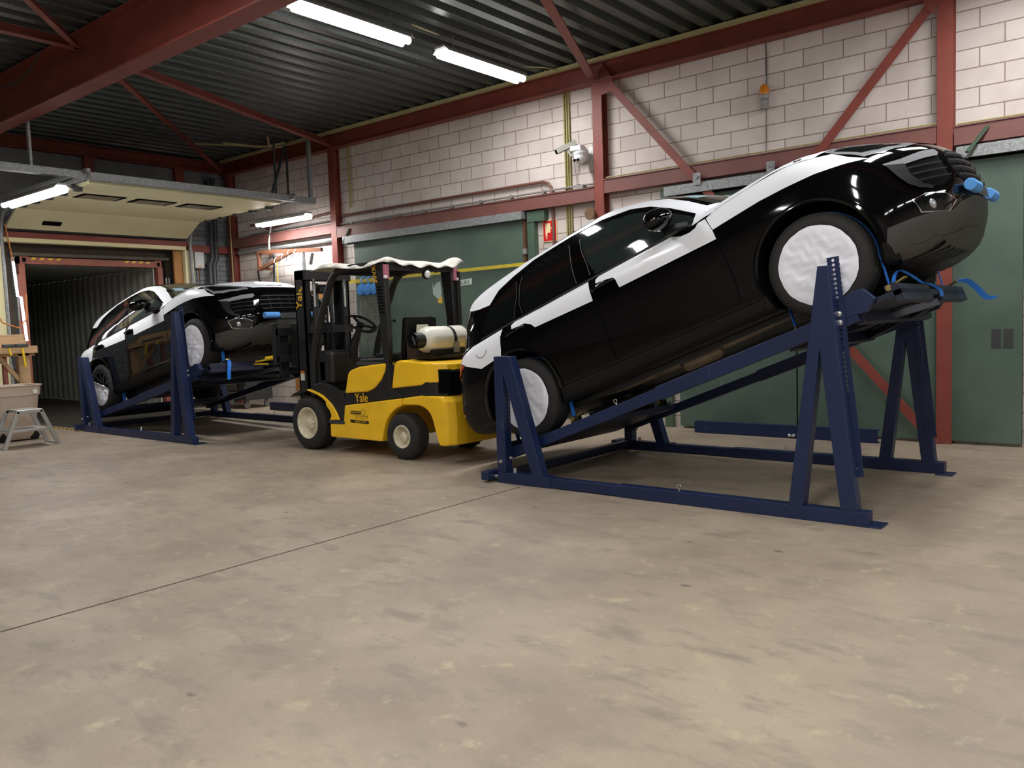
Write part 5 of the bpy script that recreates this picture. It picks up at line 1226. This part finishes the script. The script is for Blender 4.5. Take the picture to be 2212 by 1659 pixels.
for s in (-1, 1):
    fork_wheel(-8.335, 0.328, 0.27, 0.19, 0.575, s)
    fork_wheel(-6.668, 0.257, 0.20, 0.125, 0.575, s)
    # front mudguard
    arc = [(-8.585, 0.676), (-8.50, 0.715), (-8.383, 0.741), (-8.28, 0.742), (-8.192, 0.729), (-8.09, 0.705), (-8.009, 0.674), (-7.93, 0.63), (-7.859, 0.579), (-7.80, 0.52), (-7.765, 0.466), (-7.719, 0.394)]
    inner = [(x, z-0.02) for x, z in arc[:4]]+[(x-0.03, z-0.022) for x, z in arc[4:8]]+[(x-0.09, z-0.02) for x, z in arc[8:10]]+[(-7.86, 0.44), (-7.895, 0.385)]
    MB().prism(fx(arc[2:]+inner[2:][::-1]), s*HW2, s*0.28).build('mudguard', 'yellow', fl, bevel=0.006)
    MB().prism(fx([(-8.63, 0.64), (-8.585, 0.678), (-8.383, 0.743), (-8.30, 0.743), (-8.30, 0.72), (-8.40, 0.70)]), s*0.58, s*0.27).build('mud_flap', 'black_steel', fl)
    # step and cab side
    MB().prism(fx([(-8.06, 0.83), (-7.90, 0.80), (-7.645, 0.705), (-7.60, 0.58), (-7.63, 0.37), (-7.72, 0.37), (-7.76, 0.47), (-7.86, 0.58), (-8.01, 0.675), (-8.2, 0.73), (-8.2, 0.80)]), s*0.56, s*0.50).build('step_side', 'black_steel', fl, bevel=0.008)
    MB().box(-7.90-FX, -7.62-FX, s*0.58, s*0.40, 0.35, 0.385).build('step_plate', 'dark_grey', fl)
    # overhead guard: bent front leg and plated rear pillar
    leg = [(-8.25, 0.66), (-8.24, 1.07), (-8.19, 1.26), (-8.115, 1.44), (-8.05, 1.60), (-7.98, 1.74), (-7.90, 1.90), (-7.84, 2.01), (-7.78, 2.08), (-7.70, 2.13), (-7.60, 2.15), (-7.4, 2.155), (-6.9, 2.16)]
    MB().tube([(x-FX, s*0.505, z) for x, z in leg], 0.042, 8).build('guard_front_leg', 'black_steel', fl)
    MB().prism(fx([(-6.836, 1.087), (-6.80, 0.80), (-6.62, 0.70), (-7.1, 0.64), (-7.59, 0.585), (-7.58, 0.705), (-7.201, 0.737), (-7.08, 0.779), (-6.957, 0.875), (-6.885, 0.985), (-6.90, 1.10), (-6.928, 1.243), (-6.942, 1.555), (-6.995, 1.96), (-7.026, 2.179), (-6.844, 2.166), (-6.835, 1.951), (-6.817, 1.551), (-6.815, 1.242)]), s*0.572, s*0.50).build('guard_rear_pillar', 'black_steel', fl, bevel=0.01)
    vb = MB()
    for k in range(9): vb.box(-6.96-FX+0.004*k, -6.885-FX+0.004*k, s*0.576, s*0.57, 1.90-k*0.035, 1.915-k*0.035)
    vb.build('pillar_grille', 'dark', fl)
    tl = MB().box(-6.845-FX, -6.80-FX, s*0.58, s*0.52, 1.99, 2.15).build('tail_lamp', mat('pinkish_lamp_lens', srgb(196, 120, 140), 0.15, coat=1), fl, bevel=0.008)
    MB().sphere((-6.81-FX, s*0.57, 2.01), 0.022).build('lamp_bulb', 'white_plastic', tl)
gb = MB()
for x in (-7.6, -7.35, -7.15, -6.95): gb.bar((x-FX, -0.52, 2.15), (x-FX, 0.52, 2.15), 0.05, 0.03)
gb.bar((-6.86-FX, -0.54, 2.13), (-6.86-FX, 0.54, 2.13), 0.06, 0.08).bar((-7.72-FX, -0.52, 2.12), (-7.72-FX, 0.52, 2.12), 0.06, 0.06)
gb.build('guard_roof_bars', 'black_steel', fl)
# operator's place
MB().box(-8.17-FX, -7.90-FX, -0.50, -0.20, 0.80, 1.21).build('cowl_box', 'black_steel', fl, bevel=0.05, seg=4)
MB().box(-8.20-FX, -8.0-FX, -0.5, 0.5, 0.72, 1.10).build('dashboard', 'black_steel', fl, bevel=0.03)
MB().box(-7.97-FX, -7.60-FX, -0.5, 0.5, 0.66, 0.72).build('floor_plate', 'dark_grey', fl)
MB().tube([(-8.08-FX, -0.05, 0.95), (-8.02-FX, -0.05, 1.25), (-7.88-FX, -0.05, 1.48)], [0.075, 0.06, 0.03], 12).build('steering_column', 'black_steel', fl)
sw = MB(); sax = Vector((0.55, 0.0, 0.84)); sc = Vector((-7.86-FX, -0.05, 1.515)); sw.torus(sc, sax, 0.185, 0.016, 36, 10)
for a in (0.3, 2.4, 4.5):
    e = sax.normalized().orthogonal().normalized(); q = Matrix.Rotation(a, 3, sax.normalized()) @ e
    sw.bar(sc-sax*0.02, sc+q*0.18, 0.035, 0.014, sax)
sw.lathe([(-0.03, 0.05), (0.0, 0.05), (0.01, 0.03)], sc, sax, 20)
sw.build('steering_wheel', 'black_plastic', fl)
MB().tube([(-7.86-FX, 0.05, 1.42), (-7.7-FX, 0.15, 1.50), (-7.62-FX, 0.28, 1.54)], 0.008, 6).sphere((-7.62-FX, 0.28, 1.54), 0.02, n=10, m=6).build('lever', 'black_plastic', fl)
st = MB().box(-7.42-FX, -6.95-FX, -0.26, 0.26, 1.06, 1.16).build('seat', 'black_plastic', fl, bevel=0.04, seg=4)
MB().prism([(-6.99-FX, 1.12), (-6.93-FX, 1.57), (-6.85-FX, 1.56), (-6.90-FX, 1.10)], -0.25, 0.25).build('backrest', 'black_plastic', st, bevel=0.03, seg=4)
MB().prism([(-6.80-FX, 1.34), (-6.78-FX, 1.48), (-6.775-FX, 1.48), (-6.795-FX, 1.34)], -0.16, 0.02).build('document_pouch', 'paper', st)
MB().bar((-7.25-FX, 0.42, 1.36), (-7.12-FX, 0.42, 1.57), 0.05, 0.07, (1, 0, 0)).build('armrest', 'black_plastic', fl, bevel=0.02, seg=3)
MB().box(-7.45-FX, -7.0-FX, -0.50, -0.30, 1.04, 1.075).tube([(-7.45-FX, -0.42, 1.09), (-6.98-FX, -0.42, 1.10)], 0.02, 8).build('side_tray', 'dark_grey', fl)
MB().box(-6.80-FX, -6.50-FX, -0.33, -0.31, 1.08, 1.30).box(-6.80-FX, -6.78-FX, -0.33, 0.3, 1.08, 1.30).build('side_board', mat('dark_brown_board', srgb(62, 40, 30), 0.6), fl)
# mast
for s in (-1, 1):
    MB().box(-8.73-FX, -8.55-FX, s*0.36, s*0.335, 0.12, 2.20).box(-8.73-FX, -8.71-FX, s*0.36, s*0.26, 0.12, 2.20).box(-8.57-FX, -8.55-FX, s*0.36, s*0.26, 0.12, 2.20).build('mast_rail', 'black_steel', fl)
    MB().box(-8.705-FX, -8.575-FX, s*0.30, s*0.275, 0.2, 2.12).box(-8.705-FX, -8.69-FX, s*0.30, s*0.22, 0.2, 2.12).build('inner_rail', 'black_steel', fl)
    MB().cyl((-8.50-FX, s*0.24, 0.3), (-8.50-FX, s*0.24, 1.75), 0.035, n=14).build('lift_cylinder', 'black_steel', fl)
    MB().cyl((-8.50-FX, s*0.24, 1.75), (-8.50-FX, s*0.24, 2.10), 0.02, n=12).build('cylinder_rod', 'chrome', fl)
    MB().box(-8.64-FX, -8.60-FX, s*0.10, s*0.13, 0.9, 2.05).build('lift_chain', 'dark_grey', fl)
    MB().bar((-8.40-FX, s*0.33, 0.55), (-8.12-FX, s*0.33, 0.80), 0.07, 0.07).build('tilt_cylinder', 'black_steel', fl)
MB().box(-8.73-FX, -8.50-FX, -0.36, 0.36, 2.08, 2.21).build('mast_crosshead', 'black_steel', fl, bevel=0.01)
MB().box(-8.56-FX, -8.48-FX, -0.34, 0.34, 1.42, 1.52).build('mast_crossbar', 'black_steel', fl)
MB().box(-8.56-FX, -8.50-FX, -0.34, 0.34, 0.30, 0.40).build('mast_crossbar', 'black_steel', fl)
MB().cyl((-8.62-FX, -0.1, 1.98), (-8.62-FX, 0.1, 1.98), 0.06, n=18).build('chain_pulley', 'dark_grey', fl)
MB().tube([(-8.50-FX, -0.1, 2.0), (-8.44-FX, -0.1, 1.7), (-8.46-FX, -0.1, 1.1), (-8.5-FX, -0.1, 0.7)], 0.015, 8).tube([(-8.50-FX, -0.05, 2.0), (-8.42-FX, -0.05, 1.6), (-8.45-FX, -0.05, 1.0)], 0.015, 8).build('hose', 'black_plastic', fl)
cr = MB().box(-9.0-FX, -8.96-FX, -0.52, 0.52, 1.06, 1.15).box(-9.0-FX, -8.96-FX, -0.52, 0.52, 1.40, 1.50)
cr.box(-8.99-FX, -8.75-FX, -0.28, -0.25, 1.0, 1.56).box(-8.99-FX, -8.75-FX, 0.25, 0.28, 1.0, 1.56).box(-9.02-FX, -8.96-FX, -0.54, -0.48, 1.03, 1.56).box(-9.02-FX, -8.96-FX, 0.48, 0.54, 1.03, 1.56)
cr.build('fork_carriage', 'black_steel', fl, bevel=0.006)
for s in (-1, 1):
    MB().box(-9.05-FX, -9.01-FX, s*0.30, s*0.42, 0.86, 1.50).prism([(-9.01-FX, 0.86), (-9.05-FX, 0.905), (-10.05-FX, 0.875), (-10.05-FX, 0.86)], s*0.30, s*0.42).build('fork', 'black_steel', fl)
wl = MB().sphere((-6.78-FX, 0.02, 2.05), 0.055, (0.7, 1, 1)).build('work_lamp', 'black_plastic', fl)
MB().sphere((-6.755-FX, 0.02, 2.05), 0.045, (0.6, 1, 1)).build('lamp_glass', 'white_plastic', wl)
MB().box(-6.90-FX, -6.80-FX, 0.56, 0.62, 1.46, 2.10).build('guard_post', 'black_steel', fl)
# marks on the truck
lettering('Yale', 0.145, 'ink_yellow', fl, face_mtx((-7.30-FX, -0.578, 0.665), (1, 0, 0.10), (0, 0, 1)), bold=0.0012, sx=0.95)
lettering('Yale', 0.17, 'ink_yellow', fl, face_mtx((-8.645-FX, -0.362, 1.87), (0.06, 0, 1), (-1, 0, 0)), bold=0.0015)
lettering('30VX', 0.085, 'ink_yellow', fl, face_mtx((-6.985-FX, -0.575, 2.045), (-0.12, 0, 1), (-1, 0, -0.12)), bold=0.0008)
dl = MB().box(-7.505-FX, -7.33-FX, -0.5775, -0.574, 0.475, 0.515).build('dealer_decal', 'ink_black', fl)
MB().prism([(-7.50-FX, 0.375), (-7.515-FX, 0.395), (-7.515-FX, 0.41), (-7.195-FX, 0.405), (-7.195-FX, 0.372)], -0.5775, -0.574).build('decal_bar', 'ink_black', dl)
MB().torus((-7.285-FX, -0.5755, 0.50), (0, 1, 0), 0.035, 0.003, 24, 4).box(-7.43-FX, -7.215-FX, -0.5775, -0.574, 0.455, 0.459).box(-7.43-FX, -7.215-FX, -0.5775, -0.574, 0.432, 0.435).box(-7.215-FX, -7.212-FX, -0.5775, -0.574, 0.435, 0.48).build('decal_emblem', 'ink_black', dl)
lettering('VAN HOOFT', 0.030, 'yellow_plain', dl, face_mtx((-7.418-FX, -0.579, 0.495), (1, 0, 0), (0, 0, 1)), sx=0.95)
lettering('HELMOND - 0492 576', 0.021, 'yellow_plain', dl, face_mtx((-7.33-FX, -0.5785, 0.39), (1, 0, 0), (0, 0, 1)))
MB().box(-8.70-FX, -8.62-FX, -0.362, -0.359, 0.83, 0.95).build('warning_label', 'paper', fl)
MB().box(-8.70-FX, -8.62-FX, -0.364, -0.361, 0.92, 0.95).build('label_band', 'orange_lens', fl)

# gas cylinder lying across the counterweight
t = thing('gas_cylinder', 'white gas cylinder lying on the forklift counterweight', 'gas cylinder', (-6.47, 6.32, 1.10))
MB().lathe([(0.03, 0.0), (0.035, 0.06), (0.06, 0.10), (0.10, 0.135), (0.16, 0.15), (0.66, 0.15), (0.72, 0.135), (0.77, 0.09), (0.78, 0.0)], (0, 0, 0.205), (0, 1, 0), 40).build('tank', 'tank', t)
MB().lathe([(-0.08, 0.085), (0.06, 0.085), (0.06, 0.078), (-0.08, 0.078)], (0, 0, 0.205), (0, 1, 0), 32, cap=False).build('collar', 'black_steel', t)
MB().cyl((0, -0.04, 0.205), (0, 0.04, 0.205), 0.022, n=12).bar((-0.02, -0.05, 0.25), (0.02, -0.05, 0.16), 0.03, 0.02, (0, 1, 0)).build('valve', 'chrome', t)
for y in (0.42, 0.66):
    MB().lathe([(y, 0.153), (y+0.045, 0.153), (y+0.045, 0.150), (y, 0.150)], (0, 0, 0.205), (0, 1, 0), 40, cap=False).build('holding_strap', 'black_steel', t)
MB().box(0.14, 0.165, 0.41, 0.48, 0.06, 0.18).build('strap_buckle', 'galv_bar', t)
MB().box(-0.15, 0.15, 0.05, 0.75, 0.0, 0.03).box(-0.13, -0.08, 0.1, 0.7, 0.03, 0.10).box(0.08, 0.13, 0.1, 0.7, 0.03, 0.10).build('cradle', 'black_steel', t)
MB().tube([(0.0, -0.03, 0.16), (0.06, -0.05, 0.07), (0.14, 0.05, 0.03), (0.2, 0.3, 0.02), (0.2, 0.5, 0.03)], 0.013, 8).build('hose', 'black_plastic', t)

# tarpaulin thrown over the overhead guard
t = thing('tarpaulin', 'cream tarpaulin draped over the forklift roof', 'tarpaulin', (-7.35, 6.78, 2.18))
nx, ny = 46, 36; vs = []; fs = []
for i in range(nx+1):
    for j in range(ny+1):
        a, c = i/nx, j/ny; x = -0.74+1.34*a; y = -0.60+1.22*c
        e = min(a, 1-a, c, 1-c)
        z = 0.030+0.009*math.sin(a*9+c*4)+0.006*math.sin(c*13-a*6)+0.03*math.exp(-((c-0.0)/0.12)**2)*math.sin(a*5.2+0.4)
        z += 0.075*math.exp(-((a-0.93)/0.10)**2-((c-0.97)/0.10)**2)+0.045*math.exp(-((a-0.93)/0.12)**2-(c/0.14)**2)
        if e < 0.07: z -= (0.07-e)*(0.9+0.5*math.sin(a*31)*math.sin(c*27))
        if a < 0.08: x -= 0.02*math.sin(c*9)
        vs.append((x, y+0.012*math.sin(a*14)*(1 if e < 0.06 else 0), z))
for i in range(nx):
    for j in range(ny): fs.append((i*(ny+1)+j, (i+1)*(ny+1)+j, (i+1)*(ny+1)+j+1, i*(ny+1)+j+1))
b = MB().add(vs, fs, True); o = b.build('sheet', 'tarp', t, fix=False); sd = o.modifiers.new('thick', 'SOLIDIFY'); sd.thickness = 0.006
o.data.set_sharp_from_angle(angle=PI)
# grease gun by the forks
t = thing('yellow_tool', 'yellow hand tool lying on the platform by the forks', 'tool', (-10.2, 6.45, 1.02))
MB().cyl((0.0, 0.0, 0.0), (0.45, 0.25, 0.06), 0.012, n=8).cyl((0.05, 0.05, 0.0), (0.5, 0.18, 0.0), 0.01, n=8).build('handles', 'yellow_plain', t)
MB().cyl((0.42, 0.20, 0.07), (0.56, 0.30, 0.09), 0.03, n=12).build('grip', 'yellow_plain', t)

# ------------------------------------------------------------------ left foreground and things behind the second rack
t = thing('waste_bin', 'beige plastic wheeled bin at left beside the step stool', 'bin', (-13.35, 4.72, 0))
b = MB(); vs = []; fs = []
prof = [(0.02, 0.22, 0.20), (0.05, 0.24, 0.22), (0.62, 0.29, 0.28), (0.66, 0.30, 0.285), (0.66, 0.315, 0.30), (0.78, 0.325, 0.31), (0.80, 0.345, 0.33), (0.81, 0.345, 0.33), (0.81, 0.30, 0.29), (0.60, 0.27, 0.26), (0.10, 0.2, 0.18)]
n = 32
for z, a, c in prof:
    for k in range(n):
        w = 2*PI*k/n; q = 0.28; vs.append((c*math.copysign(abs(math.cos(w))**q, math.cos(w)), a*math.copysign(abs(math.sin(w))**q, math.sin(w)), z))
for i in range(len(prof)-1):
    for k in range(n): fs.append((i*n+k, i*n+(k+1) % n, (i+1)*n+(k+1) % n, (i+1)*n+k))
fs += [tuple(range(n-1, -1, -1)), tuple((len(prof)-1)*n+k for k in range(n))]
b.add(vs, fs, True); b.build('tub', 'bin', t)
for s in (-1, 1):
    MB().cyl((0.16, s*0.20, 0.065), (0.22, s*0.20, 0.065), 0.065, n=24).build('wheel', 'black_plastic', t)
MB().box(0.305, 0.32, 0.18, 0.24, 0.68, 0.74).build('sticker', 'paper', t)
t = thing('step_stool', 'aluminium two-step stool on the floor in front of the beige bin', 'step stool', (-12.42, 4.54, 0))
for x in (-0.19, 0.19):
    MB().bar((x, -0.345, 0.0), (x, -0.15, 0.50), 0.035, 0.05, (0, 1, 0)).bar((x, 0.345, 0.0), (x, 0.14, 0.50), 0.035, 0.05, (0, 1, 0)).bar((x, -0.17, 0.49), (x, 0.16, 0.49), 0.035, 0.045).bar((x, -0.26, 0.235), (x, 0.24, 0.235), 0.03, 0.04).build('side_frame', 'alu', t, bevel=0.004)
for y in (-0.34, 0.34):
    MB().bar((-0.19, y, 0.012), (0.19, y, 0.012), 0.03, 0.022).build('floor_bar', 'alu', t)
MB().box(-0.19, 0.19, -0.16, 0.15, 0.495, 0.515).build('top_step', 'alu', t, bevel=0.004)
MB().box(-0.19, 0.19, -0.25, 0.25, 0.225, 0.245).build('lower_step', 'alu', t, bevel=0.004)
t = thing('timber_rack', 'rough timber stand behind the beige bin', 'timber stand', (-13.85, 5.02, 0))
MB().box(-0.05, 0.05, 0.0, 0.16, 0, 1.36).build('post', 'wood', t, bevel=0.004)
MB().box(0.05, 0.11, -0.75, 0.26, 1.26, 1.37).box(-0.10, 0.05, -0.75, 0.24, 1.22, 1.26).build('plank', 'wood', t, bevel=0.004)
MB().box(-0.05, 0.06, -0.75, 0.12, 1.37, 1.46).build('plank', 'wood', t, bevel=0.004)
MB().box(-0.08, 0.05, -0.75, 0.10, 1.46, 1.55).build('plank', 'wood', t, bevel=0.004)
MB().bar((0.0, -0.28, 1.25), (0.0, 0.05, 0.80), 0.06, 0.05, (1, 0, 0)).build('brace', 'wood', t)
MB().box(-0.06, 0.0, -0.42, -0.36, 0, 1.22).box(-0.06, 0.0, -0.20, -0.14, 0, 1.22).build('pipe_post', 'cont_red', t)
for i, (y, lab, L) in enumerate(((4.84, 'left hammer with yellow handle hanging on the timber stand', 0.14), (5.02, 'right hammer with long yellow handle hanging on the timber stand', 0.32))):
    h = thing('hammer', lab, 'hammer', (-13.64, y, 1.38), (0, 0, 0), 'hammers on the timber stand')
    MB().box(-0.03, 0.03, -0.085, 0.085, -0.025, 0.03).build('head', 'dark_grey', h, bevel=0.012, seg=3)
    MB().tube([(0, 0, -0.02), (0.01, 0.012, -0.12), (0.01, 0.03, -L), ], 0.018, 8).build('handle', 'yellow_plain', h)
    if i == 0: MB().tube([(0.01, 0.03, -L), (0.01, 0.06, -0.34)], 0.016, 8).build('grip', 'dark_grey', h)
o = MB().tube([(-13.85, 5.12, 1.55), (-13.86, 5.11, 1.66), (-13.87, 5.10, 1.78)], 0.012, 6).build('screwdriver', 'cont_red'); tag(o, 'thin red handled tool standing on the timber stand', 'tool')

# tool cabinet and boards at the wall behind the second rack
t = thing('tool_cabinet', 'dark tool cabinet on castors with drawers behind the dock rack', 'cabinet', (-14.30, 9.30, 0))
MB().box(-0.55, 0.35, -0.30, 0.30, 0.16, 0.98).build('carcass', 'dark_grey', t, bevel=0.01)
for i in range(5):
    d = MB().box(-0.50, 0.05, -0.325, -0.30, 0.20+i*0.15, 0.33+i*0.15).build('drawer', mat('drawer_grey', srgb(96, 98, 98), 0.45) if 'drawer' not in M else M['drawer'], t, bevel=0.006)
    M['drawer'] = d.data.materials[0]
    MB().box(-0.48, 0.03, -0.335, -0.325, 0.30+i*0.15, 0.32+i*0.15).build('handle', 'alu', d)
for x in (-0.45, 0.25):
    for y in (-0.22, 0.22):
        MB().cyl((x-0.02, y, 0.06), (x+0.02, y, 0.06), 0.06, n=18).box(x-0.03, x+0.03, y-0.02, y+0.02, 0.08, 0.16).build('castor', 'galv_bar', t)
o = MB().box(-13.55, -11.95, 9.86, 9.888, 0.28, 0.92).build('board', 'plywood'); tag(o, 'brown board on the wall behind the forklift mast', 'board')
o = MB().box(-13.75, -12.15, 9.86, 9.888, 2.05, 2.22).build('board', mat('orange_board', srgb(206, 150, 92), 0.6)); tag(o, 'pale timber board on the wall above the car by the dock', 'board')
# swinging timber wall bracket with cords
t = thing('wall_bracket', 'reddish timber wall bracket with cords left of the second column', 'bracket', (-14.1, 9.86, 3.0))
MB().bar((0.0, -0.30, 0.02), (2.0, -0.34, -0.10), 0.05, 0.07).build('arm', 'wood_red', t)
MB().bar((0.0, -0.30, 0.03), (0.0, -0.30, -0.34), 0.06, 0.06, (1, 0, 0)).bar((0.02, -0.30, -0.32), (1.1, -0.33, -0.06), 0.05, 0.06).bar((0, 0, 0.0), (0, -0.3, 0.0), 0.06, 0.06).bar((0, 0, -0.3), (0, -0.3, -0.3), 0.06, 0.06).build('brace', 'wood_red', t)
for x in (1.05, 1.25, 0.85, 0.62): MB().torus((x, -0.33, -0.09 if x > 1 else -0.13-(1-x)*0.2), (1, 0, 0), 0.06, 0.006, 20, 5).build('cord_loop', 'white_plastic', t)
MB().bar((1.45, -0.34, -0.10), (1.48, -0.34, -0.65), 0.05, 0.04, (1, 0, 0)).bar((1.72, -0.34, -0.14), (1.65, -0.34, -0.34), 0.06, 0.03, (1, 0, 0)).build('hanger', 'galv_bar', t)
MB().tube([(0.35, -0.2, -0.05), (0.38, -0.25, -0.6), (0.30, -0.2, -0.85), (0.05, -0.2, -0.75), (-0.25, -0.15, -0.5), (-0.2, -0.2, -0.33), (0.0, -0.28, -0.32)], 0.02, 8).build('cable', 'dark_grey', t)
MB().tube([(0.62, -0.33, -0.2), (0.63, -0.33, -0.9)], 0.008, 6).build('rope', 'yellow_plain', t)
MB().tube([(0.10, -0.05, 0.55), (0.10, -0.12, 0.20), (0.25, -0.22, 0.06)], 0.018, 8).build('bent_pipe', 'white_plastic', t)
